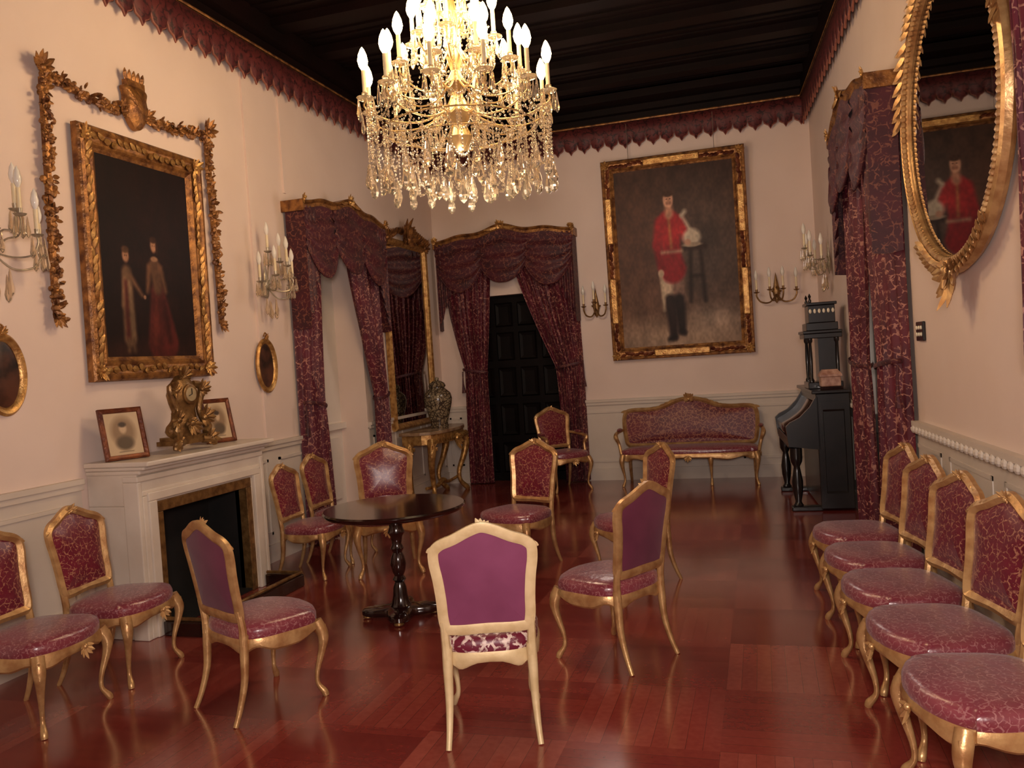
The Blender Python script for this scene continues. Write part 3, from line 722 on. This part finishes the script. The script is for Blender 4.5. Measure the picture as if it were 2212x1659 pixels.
# small oval pictures
def oval(label, loc, rz, a, b_, fn, group):
    t = thing('oval_picture', label, 'oval picture', loc, rz, group)
    n = 48; ring = lambda s0, y_: [((a-s0)*math.cos(2*PI*k/n), y_, (b_-s0)*math.sin(2*PI*k/n)) for k in range(n)]
    MB().skin([ring(0, .002), ring(-.004, .02), ring(.012, .035), ring(.03, .03), ring(.045, .018), ring(.05, .01)], False, False).build('frame', M['gold'], t)
    MB().skin([ring(.045, .012), ring(a*.5+.02, .018), ring(min(a, b_)-.002, .02)], False, True).build('picture', fn, t)
    mb = MB(); mb.cluster((0, .02, b_), (0, 1, 0), (0, 0, 1), .05, 9, 1.8, 3); mb.tube([(-.03, .02, b_+.02), (0, .02, b_+.055), (.03, .02, b_+.02)], .006, 6, 4); mb.build('bow', M['gold'], t)
M['ovalpic'] = plain('dim_portrait', srgb(30, 16, 12), srgb(86, 50, 36), 9, .3)
oval('small oval gilt picture cut by the left picture edge', (XL, 3.9, 1.82), -90, .16, .25, M['ovalpic'], 'small oval pictures')
oval('small oval gilt picture between the fireplace and the window curtain', (XL+.02, 6.66, 1.81), -90, .16, .25, M['ovalpic'], 'small oval pictures')

# ------------------------------------------------------------------ sconces
def drop(mb, c, L_, r, n=6):
    mb.lathe([(.001, 0), (r*.35, -L_*.15), (r*.55, -L_*.4), (r, -L_*.72), (r*.7, -L_*.9), (.001, -L_)], c, n)
def sconce(label, loc, rz, dirs, size, group, metal='silvergilt', crystals=True, ar=.005):
    t = thing('wall_sconce', label, 'wall light', loc, rz, group)
    mb = MB(); mb.lathe([(0, -.14*size), (.03*size, -.1*size), (.045*size, 0), (.03*size, .1*size), (.012*size, .2*size), (0, .26*size)], (0, .03, 0), 10, 1, .5)
    mb.cluster((0, .025, .0), (0, 1, 0), (0, 0, 1), .08*size, 11, PI, 3)
    mb.build('backplate', M[metal], t)
    for i, (x, y_, z) in enumerate(dirs):
        x, y_, z = x*size, y_*size, z*size
        mb = MB(); mb.tube([(0, .04, -.02), (x*.35, y_*.5+.02, z-.12*size), (x*.8, y_*.9, z-.11*size), (x, y_, z-.04*size), (x, y_, z)], ar*size+.001, 8, 5)
        mb.lathe([(.008, 0), (.03*size, .008), (.038*size, .018), (.014*size, .02), (.016*size, .05)], (x, y_, z), 12)
        a = mb.build('arm', M[metal], t)
        MB().lathe([(.012*size+.001, .03), (.012*size+.001, .03+.14*size)], (x, y_, z), 10).build('candle', M['candle'], a)
        zt = z+.03+.14*size
        MB().lathe([(.008, 0), (.021*size, .03*size), (.024*size, .055*size), (.015*size, .1*size), (.001, .13*size)], (x, y_, zt), 10).build('bulb', M['bulboff'], a)
        if crystals:
            for q in range(5):
                an = 2*PI*q/5; mb = MB(); drop(mb, (x+.036*size*math.cos(an), y_+.036*size*math.sin(an), z+.004), .13*size, .015*size)
                mb.build('pendant', M['crystal'], t)
    if crystals:
        for x, y_, z in ((0, .06, -.14), (.08, .08, -.12), (-.08, .08, -.12), (.04, .1, -.16), (-.04, .1, -.16)):
            mb = MB(); drop(mb, (x*size, y_*size, z*size), .17*size, .021*size); mb.build('pendant', M['crystal'], t)
D5 = [(-.26, .14, .0), (-.15, .24, .06), (0, .28, .16), (.15, .24, .06), (.26, .14, .0)]
D5b = D5+[(-.1, .14, .22), (.1, .14, .3)]
GS = 'candle sconces of the room'
sconce('crystal hung sconce cut by the left picture edge, above the near oval picture', (XL, 3.86, 2.58), -90, D5b, 1.0, GS)
sconce('crystal hung sconce between the painting of children and the window curtain', (XL+.02, 6.72, 2.55), -90, D5b, .95, GS)
D4 = [(-.24, .12, 0), (-.08, .2, .02), (.08, .2, .02), (.24, .12, 0)]
sconce('small dark sconce between the door curtain and the soldier portrait', (-2.08, YF, 2.36), 180, [(-.15, .14, 0), (0, .18, .05), (.15, .14, 0.)], 1.0, GS, 'bronze', False, .009)
sconce('small dark sconce to the right of the soldier portrait on the end wall', (.25, YF, 2.36), 180, D4, 1.0, GS, 'bronze', False, .009)
sconce('crystal hung sconce on the right wall above the piano', on_right(9.86, 0, 2.58), RR, D5, 1.0, GS)

# ------------------------------------------------------------------ curtains
def drape_mesh(xo, xi_top, xt_o, xt_i, xb_o, xb_i, ztop, ztie, zbot, y0, folds=8, nu=80, nv=46):
    rows = []
    for j in range(nv+1):
        v = j/nv; z = ztop+(zbot-ztop)*v
        if z > ztie:
            s_ = (ztop-z)/(ztop-ztie); e = s_**1.3
            a = xo+(xt_o-xo)*s_**2; b_ = xi_top+(xt_i-xi_top)*e
        else:
            s_ = (ztie-z)/(ztie-zbot); e = s_**.55
            a = xt_o+(xb_o-xt_o)*e; b_ = xt_i+(xb_i-xt_i)*e
        am = .024+.012*abs(v-.5); row = []
        for i in range(nu+1):
            u = i/nu; k = min(1, u/.1); k = k*k*(3-2*k)          # the outer edge returns to the wall
            yy = y0+am*math.sin(2*PI*folds*u+.6*math.sin(3*v))+.012*math.sin(2*PI*folds*2.3*u+v*4)+.03*math.sin(PI*u)
            row.append((a+(b_-a)*u, .03+(yy-.03)*k, z))
        rows.append(row)
    return MB().grid(rows)
def pelmet_profile(x, w):
    u = abs(x)/w
    return .10*max(0, math.cos(u*PI*.62))**1.5+.03*math.cos(u*PI*3)*(1-u*.4)
def curtain_set(label, loc, rz, w, zt, left, right, group=None, ztie=1.4):
    """left / right (for a viewer): inner edge at top, outer and inner edge at the tie, outer and inner edge at the floor"""
    t = thing('curtain_set', label, 'curtain', loc, rz, group)
    n = 60; rings = []
    for k in range(n+1):
        x = -w+2*w*k/n; z = zt+pelmet_profile(x, w)-.02
        y1 = .235+.02*math.cos(x/w*PI)
        rings.append([(x, .003, z+.07), (x, y1+.03, z+.085), (x, y1+.035, z+.065), (x, y1+.01, z+.045), (x, y1+.012, z+.01), (x, y1-.012, z-.01), (x, y1-.02, z+.04), (x, .003, z+.05)])
    mb = MB().skin(rings)
    for sx in (-1, 1): mb.box(sx*w-.012, sx*w+.012, .003, .25, zt-.06, zt+.05)
    mb.build('pelmet', M['golddark'], t)
    mb = MB(); mb.cluster((0, .27, zt+.16), (0, 1, .2), (0, 0, 1), .09, 11, 2.2, 5)
    for sx in (-1, 1): mb.leaf((sx*.03, .27, zt+.155), (sx, 0, -.2), (0, 1, .3), .2, .06, .1)
    mb.build('pelmet_carving', M['gold'], t)
    for sx in (-1, 1): MB().cluster((sx*w*.97, .24, zt+.05), (0, 1, 0), (sx*.8, 0, .6), .07, 9, 1.8, 6).build('pelmet_corner', M['gold'], t)
    for sx, (xi, to, ti, bo, bi) in ((1, left), (-1, right)):
        drape_mesh(sx*(w-.02), sx*xi, sx*to, sx*ti, sx*bo, sx*bi, zt-.02, ztie, .015, .12).build('drape', M['curtain'], t, angle=80)
        c_, r_ = sx*(to+ti)/2, (to-ti)/2
        mb = MB(); mb.skin([[(c_+(r_+.006+q)*math.cos(a), .12+(.085+q)*math.sin(a), ztie+dz+.03*math.cos(a)*sx) for a in [2*PI*k/24 for k in range(24)]] for q, dz in ((0, -.018), (.006, 0), (0, .018))], False, False)
        tb = mb.build('tieback', M['swag'], t)
        mb = MB(); mb.tube([(sx*(to+.01), .12, ztie), (sx*(to+.012), .13, ztie-.16), (sx*(to+.01), .12, ztie-.3)], [.01, .012, .032], 8, 3); mb.build('tassel', M['swag'], tb)
        rows = []
        for j in range(15):
            v = j/14
            rows.append([(sx*(w-.0-.26*i/30), (.22+.02*math.sin(2*PI*4*i/30)+.01*i/30) if i > 1 else .04+.09*i, zt-.0-v*(1.2-.62*(i/30)+.05*math.sin(2*PI*4*i/30))) for i in range(31)])
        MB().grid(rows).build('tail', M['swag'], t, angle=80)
    sw = 2*w/3+.1
    for k, xc in enumerate((-w*.62, w*.62, 0)):
        rows = []; hw = sw/2
        for j in range(25):
            v = j/24
            row = []
            for i in range(41):
                u = i/40; x = xc+(u-.5)*2*hw*(1-.10*v)
                sag = math.sin(PI*u)**.8
                topz = zt+pelmet_profile(max(-w, min(w, x)), w)-.01
                z = topz-v*(.34+.38*sag)
                row.append((x, .235+(.012 if k == 2 else 0)+.06*v*sag+.014*math.sin(v*22+1.5*sag), z))
            rows.append(row)
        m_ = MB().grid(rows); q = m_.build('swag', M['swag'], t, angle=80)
        MB().tube(rows[-1], .011, 6).build('fringe', M['swag'], q)
    return t
GC = 'red damask curtain sets'
curtain_set('red damask curtains of the window beside the tall corner mirror', (XL, 8.08, 0), -90, .93, 3.36, (.45, .92, .58, .92, .5), (.06, .9, .62, .9, .56), GC)
curtain_set('red damask curtains around the dark door on the end wall', (-3.3, YF, 0), 180, 1.0, 3.4, (.2, .72, .36, .76, .36), (.03, 1.0, .62, 1.0, .68), GC, 1.6)
curtain_set('red damask curtains between the piano and the row of chairs', on_right(7.2), RR, .88, 3.5, (-.06, .84, .24, .86, -.02), (-.02, .88, .3, .9, .2), GC, 1.5)
t = thing('curtain', 'sliver of red curtain at the right picture edge beyond the gilt mirror', 'curtain', on_right(3.62), RR)
drape_mesh(-.36, .37, -.34, .36, -.34, .35, 3.15, 2.2, 1.55, .09).build('drape', M['curtain'], t, angle=80)
MB().tube([(-.4, .09, 3.15), (.38, .09, 3.15)], .02, 8).build('rod', M['golddark'], t)

# ------------------------------------------------------------------ pier mirror, console, vase
t = thing('pier_mirror', 'tall narrow gilt framed mirror standing on the console in the corner', 'mirror', (XL+.013, 9.97, .93), -90)
w, h = 1.36, 2.42
mb = MB(); fm = MB()
rings = []
for d, y_ in [(0, 0), (0, .05), (.03, .075), (.06, .06), (.085, .03), (.085, 0)]:
    rings.append([(-(w/2-d), y_, d), (w/2-d, y_, d), (w/2-d, y_, h-d), (-(w/2-d), y_, h-d)])
fm.skin(rings, False, False); fm.build('frame', M['gold'], t, smooth=False)
MB().box(-w/2+.08, w/2-.08, .01, .025, .08, h-.08).build('glass', M['mirror'], t, smooth=False)
mb.cluster((0, .06, h+.02), (0, 1, 0), (0, 0, 1), .26, 13, 1.9, 5); mb.cluster((0, .09, h+.02), (0, 1, 0), (0, 0, 1), .17, 9, 2.4, 9)
for sx in (-1, 1):
    mb.cluster((sx*.6, .06, h-.02), (0, 1, 0), (sx*.6, 0, 1), .14, 9, 2, 6)
    mb.tube([(sx*.1, .05, h+.1), (sx*.25, .06, h+.12), (sx*.42, .06, h+.03), (sx*.6, .06, h)], [.03, .035, .03, .02], 8, 5)
    for q in range(9): mb.leaf((sx*(.12+.055*q), .07, h+.1-.012*q), (sx*.7, .2, .5), (0, 1, 0), .12, .06, .2)
mb.build('crest', M['golddark'], t)
t = thing('console_table', 'carved gilt console table with curved legs beneath the tall corner mirror', 'console table', (XL+.06, 9.98, 0), -90)
prof = [(-.66, .02), (.66, .02), (.66, .3), (.6, .42), (.4, .5), (.15, .54), (-.15, .54), (-.4, .5), (-.6, .42), (-.66, .3)]
MB().prism(prof, .86, .9).build('marble_top', M['brownmarble'], t, smooth=False, bevel=.008)
mb = MB(); mb.prism([(x*.95, .03+y_*.92) for x, y_ in prof], .74, .86)
for q in range(17): x = -.52+.065*q; mb.leaf((x, .52-.28*x*x, .8), (math.copysign(1, x), .2, -.3), (0, 1, 0), .11, .06, .1)
mb.cluster((0, .52, .77), (0, 1, 0), (0, 0, -1), .16, 13, 2.2, 3); mb.build('apron', M['gold'], t, smooth=False)
for x, y_ in ((-.55, .4), (.55, .4), (-.56, .1), (.56, .1)):
    sx = math.copysign(1, x)
    mb = MB(); mb.tube([(x, y_, .78), (x+sx*.06, y_+.03, .66), (x+sx*.03, y_, .48), (x-sx*.08, y_-.04, .28), (x-sx*.08, y_-.03, .14), (x+sx*.02, y_+.01, .04), (x+sx*.05, y_+.03, .0)], [.056, .052, .04, .032, .028, .036, .026], 10, 5); mb.leaf((x+sx*.07, y_+.05, .74), (0, 0, -1), (sx, 1, 0), .2, .08, -.1); mb.cluster((x+sx*.06, y_+.05, .68), (sx*.3, 1, 0), (0, 0, 1), .08, 9, 2.4, 5); mb.build('leg', M['gold'], t)
mb = MB(); mb.tube([(-.6, .32, .2), (-.2, .3, .17), (0, .3, .22), (.2, .3, .17), (.6, .32, .2)], [.02, .022, .035, .022, .02], 8, 5); mb.build('stretcher', M['gold'], t)
t = thing('vase', 'patterned porcelain vase with a lid on the console before the mirror', 'vase', (-4.04, 10.0, .9), 0, None, 1.12)
MB().lathe([(.0, 0), (.1, 0), (.105, .02), (.1, .06), (.125, .16), (.155, .27), (.165, .34), (.15, .4), (.11, .44), (.085, .46), (.085, .48)], n=32).build('body', M['vase'], t)
l = MB().lathe([(.095, .475), (.1, .49), (.085, .52), (.045, .545), (.02, .55), (.026, .57), (.02, .585), (.001, .59)], n=28).build('lid', M['vase'], t)

# ------------------------------------------------------------------ piano and the things on it
p = on_right(9.42, .06)
t = thing('upright_piano', 'black upright piano against the right wall behind the window curtain', 'piano', p, RR)
MB().box(-.66, .66, .0, .32, .02, 1.18).build('body', M['blackwood'], t, smooth=False, bevel=.008)
MB().box(-.69, .69, -.01, .36, 1.18, 1.215).build('lid', M['blackwood'], t, smooth=False, bevel=.008)
mb = MB()
frame_o = [(.04, .1), (.28, .1), (.28, 1.1), (.04, 1.1)]
mb.skin([[(-.66-o_, .16+(y_-.16)*s_, .6+(z-.6)*s_) for y_, z in frame_o] for s_, o_ in ((1, 0), (1, .014), (.84, .014), (.8, .004))], False, False)
mb.build('side_moulding', M['blackwood'], t, smooth=False)
for sx in (-1, 1):
    mb = MB(); ck = ((.3, .62), (.6, .66), (.62, .86), (.58, .9), (.48, .95), (.38, 1.05), (.32, 1.15), (.3, 1.15))
    mb.skin([[(sx*.66, y_, z) for y_, z in ck], [(sx*.6, y_, z) for y_, z in ck]])
    mb.build('cheek', M['blackwood'], t, smooth=False)
MB().box(-.6, .6, .3, .6, .64, .74).build('key_bed', M['blackwood'], t, smooth=False, bevel=.008)
mb = MB(); q = crv([(.6, .76), (.6, .84), (.5, .9), (.4, .98), (.32, 1.1)], 5); mb.grid([[(x, y_, z) for y_, z in q] for x in (-.6, 0, .6)]); mb.build('fallboard', M['darkwood'], t, solid=.015)
for sx in (-1, 1):
    MB().lathe([(.045, .05), (.05, .06), (.035, .08), (.03, .1), (.05, .2), (.055, .3), (.035, .42), (.03, .45), (.055, .5), (.06, .54), (.06, .64)], (sx*.6, .53, 0), 16).build('leg', M['blackwood'], t)
    MB().box(sx*.6-.05, sx*.6+.05, .3, .6, 0.0, .05).build('toe_block', M['blackwood'], t, smooth=False, bevel=.01)
PX = lambda x, y_, z: tuple(Vector(p)+Vector((math.cos(R(RR))*x-math.sin(R(RR))*y_, math.sin(R(RR))*x+math.cos(R(RR))*y_, z)))
t = thing('ebony_cabinet', 'tiered black cabinet with columns standing on the piano', 'cabinet', PX(-.2, .17, 1.215), RR)
MB().box(-.19, .19, -.16, .18, 0, .07).build('base', M['blackwood'], t, smooth=False, bevel=.008)
for x in (-.15, .15):
    for y_ in (-.12, .14): MB().lathe([(.026, .07), (.026, .09), (.016, .11), (.02, .3), (.015, .47), (.026, .49), (.026, .52)], (x, y_, 0), 12).build('column', M['blackwood'], t)
MB().box(-.14, .14, -.14, .06, .07, .52).build('cupboard', M['blackwood'], t, smooth=False)
mb = MB(); mb.box(-.2, .2, -.17, .2, .52, .57); mb.box(-.22, .22, -.17, .21, .57, .6); mb.build('cornice', M['blackwood'], t, smooth=False, bevel=.006)
mb = MB(); mb.box(-.18, .18, -.14, .17, .6, .68); mb.box(-.15, .15, -.12, .14, .68, .86); mb.box(-.17, .17, -.14, .16, .86, .89); b_ = mb.build('upper_box', M['blackwood'], t, smooth=False, bevel=.006)
for q in range(6): MB().ball((-.153, -.1+.044*q, .8), (.008, .014, .024), 8, 5).build('ivory_inlay', M['ivory'], b_)
for x in (-.15, .15):
    MB().lathe([(.014, .89), (.018, .91), (.008, .93), (.016, .955), (.001, .985)], (x, .12, 0), 10).build('finial', M['blackwood'], t)
t = thing('display_box', 'small pinkish shell box on the near end of the piano', 'box', PX(-.54, .16, 1.215), RR)
MB().box(-.09, .09, -.11, .11, 0, .03).build('base', M['darkwood'], t, smooth=False, bevel=.004)
MB().box(-.075, .075, -.095, .095, .03, .13).build('case', M['shell'], t, smooth=False, bevel=.01)
MB().skin([[(-.085, -.105, .13), (.085, -.105, .13), (.085, .105, .13), (-.085, .105, .13)], [(-.085, -.105, .15), (.085, -.105, .15), (.085, .105, .15), (-.085, .105, .15)], [(-.05, -.07, .2), (.05, -.07, .2), (.05, .07, .2), (-.05, .07, .2)]]).build('lid', M['shell'], t, smooth=False)

# ------------------------------------------------------------------ right wall: oval mirror and switch
t = thing('gilt_mirror', 'big round gilt mirror with carved crest reflecting the soldier portrait', 'mirror', on_right(5.06, .03, 2.9), RR)
t.rotation_euler = (R(-1), 0, R(RR))
a, b_, n = .96, .87, 72
ring = lambda s0, y_: [((a-s0)*math.cos(2*PI*k/n), y_, (b_-s0)*math.sin(2*PI*k/n)) for k in range(n)]
mb = MB().skin([ring(.02, 0), ring(-.005, .03), ring(.008, .06), ring(.03, .07), ring(.045, .055), ring(.06, .045), ring(.075, .055), ring(.09, .045), ring(.105, .02), ring(.105, 0)], False, False)
mb.build('frame', M['goldframe'], t)
mb = MB()
for k in range(150):
    an = 2*PI*k/150; mb.ball(((a-.075)*math.cos(an), .056, (b_-.075)*math.sin(an)), .0215, 6, 4)
mb.build('beading', M['goldframe'], t)
MB().skin([ring(.1, .015), ring(.1, .03), ring(.82, .03)], True, True).build('glass', M['oldmirror'], t, smooth=False)
for sz, nm in ((1, 'crest'), (-1, 'lower_carving')):
    mb = MB(); mb.cluster((0, .06, sz*(b_-.01)), (0, 1, 0), (0, 0, sz), .2, 13, 2.0, 5); mb.cluster((0, .09, sz*(b_-.02)), (0, 1, 0), (0, 0, sz), .12, 11, 2.6, 8)
    for sx in (-1, 1):
        for q in range(18):
            an = PI/2*sz-sx*sz*(.06+.035*q); c = ((a-.03)*math.cos(an), .065, (b_-.03)*math.sin(an)); tg = Vector((-math.sin(an), 0, math.cos(an)))*(-sx*sz)
            mb.leaf(c, tg+Vector((math.cos(an), 0, math.sin(an)))*(.5 if q % 2 else -.1)+Vector((0, .2, 0)), (0, 1, 0), .1, .055, .15)
    mb.build(nm, M['goldframe'], t)
for sx in (-1, 1):
    mb = MB()
    for q in range(14):
        an = PI/2+sx*(.75+.045*q); c = ((a-.02)*math.cos(an), .06, (b_-.02)*math.sin(an)); tg = Vector((-math.sin(an), 0, math.cos(an)))*sx
        mb.leaf(c, tg+Vector((math.cos(an), 0, math.sin(an)))*(.7 if q % 2 else .1)+Vector((0, .25, 0)), (0, 1, 0), .11, .06, .2)
    mb.build('shoulder_carving', M['goldframe'], t)
t = thing('light_switch', 'black switch plate with white buttons beside the window curtain', 'switch', on_right(6.1, 0, 1.66), RR)
MB().box(-.09, .09, .001, .02, 0, .13).build('plate', M['blackwood'], t, smooth=False, bevel=.006)
for x in (-.055, 0, .055):
    for z in (.045, .09): MB().ball((x, .022, z), (.016, .008, .014), 8, 5).build('button', M['ivory'], t)

# ------------------------------------------------------------------ chandelier
CX, CY, CZ = -1.82, 5.2, 2.8
t = thing('chandelier', 'large lit brass and crystal chandelier with tiers of candle bulbs', 'chandelier', (CX, CY, CZ), 0)
z_ = lambda z: z-CZ
MB().lathe([(.0, z_(3.1)), (.05, z_(3.12)), (.09, z_(3.2)), (.05, z_(3.28)), (.1, z_(3.36)), (.06, z_(3.44)), (.03, z_(3.5)), (.07, z_(3.56)), (.03, z_(3.64)), (.06, z_(3.74)), (.025, z_(3.85)), (.05, z_(4.0)), (.02, z_(4.1)), (.04, z_(4.2)), (.012, z_(4.25)), (.01, z_(4.95)), (.07, z_(4.96)), (.08, z_(5.05)), (0, z_(5.055))], n=20).build('shaft', M['brass'], t)
def tier(n, r, z, zin, off, drops):
    mb = MB(); mb.tube([(.04, 0, z_(zin)), (r*.4, 0, z_(zin-.1)), (r*.75, 0, z_(z-.12)), (r, 0, z_(z-.05)), (r, 0, z_(z))], [.009, .007, .006, .006, .008], 8, 5)
    a0 = mb.build('arm', M['brass'], t)
    pan = MB().lathe([(.012, 0), (.045, .006), (.056, .02), (.05, .022), (.018, .016), (.02, .05), (.014, .055)], (r, 0, z_(z)), 16).build('drip_pan', M['crystal'], a0)
    cn = MB().lathe([(.014, .05), (.014, .19)], (r, 0, z_(z)), 10).build('candle', M['candle'], a0)
    bl = MB().lathe([(.01, .19), (.027, .22), (.034, .25), (.027, .29), (.012, .325), (.001, .34)], (r, 0, z_(z)), 12).build('bulb', M['bulb'], a0)
    pds = []
    for q in range(drops):
        an = 2*PI*q/drops+.4
        m_ = MB(); drop(m_, (r+.052*math.cos(an), .052*math.sin(an), z_(z)+.012), .14, .016); pds.append(m_.build('pendant', M['crystal'], a0))
    a0.rotation_euler = (0, 0, off)
    for k in range(1, n):
        a = a0.copy(); col.objects.link(a); a.parent = t; a.rotation_euler = (0, 0, off+2*PI*k/n)
        for ch in [pan, cn, bl]+pds:
            c = ch.copy(); col.objects.link(c); c.parent = a
tier(12, .61, 3.42, 3.4, .1, 5)
tier(10, .43, 3.6, 3.58, .35, 5)
tier(8, .27, 3.82, 3.78, .2, 4)
tier(6, .16, 4.05, 4.0, .4, 3)
for rr, zz in ((.5, 3.26), (.33, 3.2), (.2, 3.95), (.14, 4.15)):
    MB().tube([(rr*math.cos(2*PI*k/40), rr*math.sin(2*PI*k/40), z_(zz)) for k in range(41)], .006, 6).build('ring', M['brass'], t)
rnd = random.Random(3); mb = MB()
def strand(p0, p1, sag, n, r=.009):
    for k in range(n+1):
        s_ = k/n; q = Vector(p0).lerp(Vector(p1), s_); q.z -= sag*4*s_*(1-s_)
        mb.bead(q, r, r*1.25)
pol = lambda r, a, z: (r*math.cos(a), r*math.sin(a), z_(z))
for k in range(12):
    a, a2 = .1+2*PI*k/12, .1+2*PI*(k+1)/12
    strand(pol(.58, a, 3.4), pol(.58, a2, 3.4), .12, 14); strand(pol(.6, a, 3.36), pol(.6, a2, 3.36), .42, 30)
    strand(pol(.6, a, 3.38), pol(.6, a2, 3.38), .28, 24); strand(pol(.43, a, 3.58), pol(.58, a, 3.42), .1, 12, .008)
    strand(pol(.14, a, 4.15), pol(.58, a, 3.42), .12, 26, .008)
    strand(pol(.43, a, 3.56), pol(.43, a2, 3.56), .2, 16); strand(pol(.27, a, 3.8), pol(.27, a2, 3.8), .1, 9)
    strand(pol(.5, a, 3.26), pol(.5, a2, 3.26), .3, 22)
    strand(pol(.33, a, 3.2), pol(.33, a2, 3.2), .26, 16)
    for rr, zz, ln, da in ((.61, 3.36, .4, 0), (.5, 3.26, .3, .13), (.6, 3.3, .36, .26), (.6, 3.32, .42, .39), (.38, 3.2, .3, .1)):
        strand(pol(rr, a+da, zz), pol(rr, a+da, zz-ln), 0, 16)
for k in range(10):
    a = 2*PI*k/10
    strand(pol(.2, a, 3.95), pol(.2, a+2*PI/10, 3.95), .12, 10); strand(pol(.2, a, 3.95), pol(.05, a, 3.5), .05, 18); strand(pol(.1, a, 3.36), pol(.33, a, 3.2), .06, 12); strand(pol(.1, a, 3.36), pol(.5, a, 3.26), .1, 18)
o = mb.build('crystal_beads', M['crystal'], t, smooth=False); o['kind'] = 'stuff'
for n, r, z, ln, w_ in ((26, .61, 3.02, .17, .03), (20, .5, 3.0, .17, .03), (14, .36, 3.0, .18, .03), (8, .2, 2.98, .17, .028), (1, 0, 3.0, .2, .034)):
    m_ = MB(); drop(m_, (0, 0, 0), ln, w_, 8); me = None
    for k in range(n):
        a = 2*PI*k/n+r
        if me is None: q = m_.build('pendant', M['crystal'], t, smooth=False); me = q
        else: q = me.copy(); col.objects.link(q); q.parent = t
        q.location = pol(r, a, z+rnd.uniform(-.04, .05))

# ------------------------------------------------------------------ light
def light(kind, loc, energy, color, size=.1, rot=None, name='point_light'):
    l = bpy.data.lights.new(name, kind); l.energy = energy; l.color = color
    if kind == 'AREA': l.size = size
    else: l.shadow_soft_size = size
    o = bpy.data.objects.new(name, l); col.objects.link(o); o.location = loc
    if rot: o.rotation_euler = rot
    return o
WARM = (1, .74, .51)
for k in range(4):
    a = PI/4+PI/2*k
    light('POINT', (CX+.35*math.cos(a), CY+.35*math.sin(a), 3.95), 26, WARM, .2)
light('POINT', (CX, CY, 2.6), 38, WARM, .25)
light('POINT', (-1.6, 8.3, 3.3), 42, (1, .83, .72), .4)  # added fill with no fitting of its own, brightens the far end
light('AREA', (.05, -.15, 2.0), 138, (1, .86, .79), .5, (R(83), 0, yaw-R(2)), 'camera_flash')
wd = bpy.data.worlds.new('world'); S.world = wd; wd.use_nodes = True
wd.node_tree.nodes['Background'].inputs[0].default_value = (1, .84, .74, 1); wd.node_tree.nodes['Background'].inputs[1].default_value = .06
S.view_settings.view_transform = 'Standard'
S.view_settings.look = 'None'
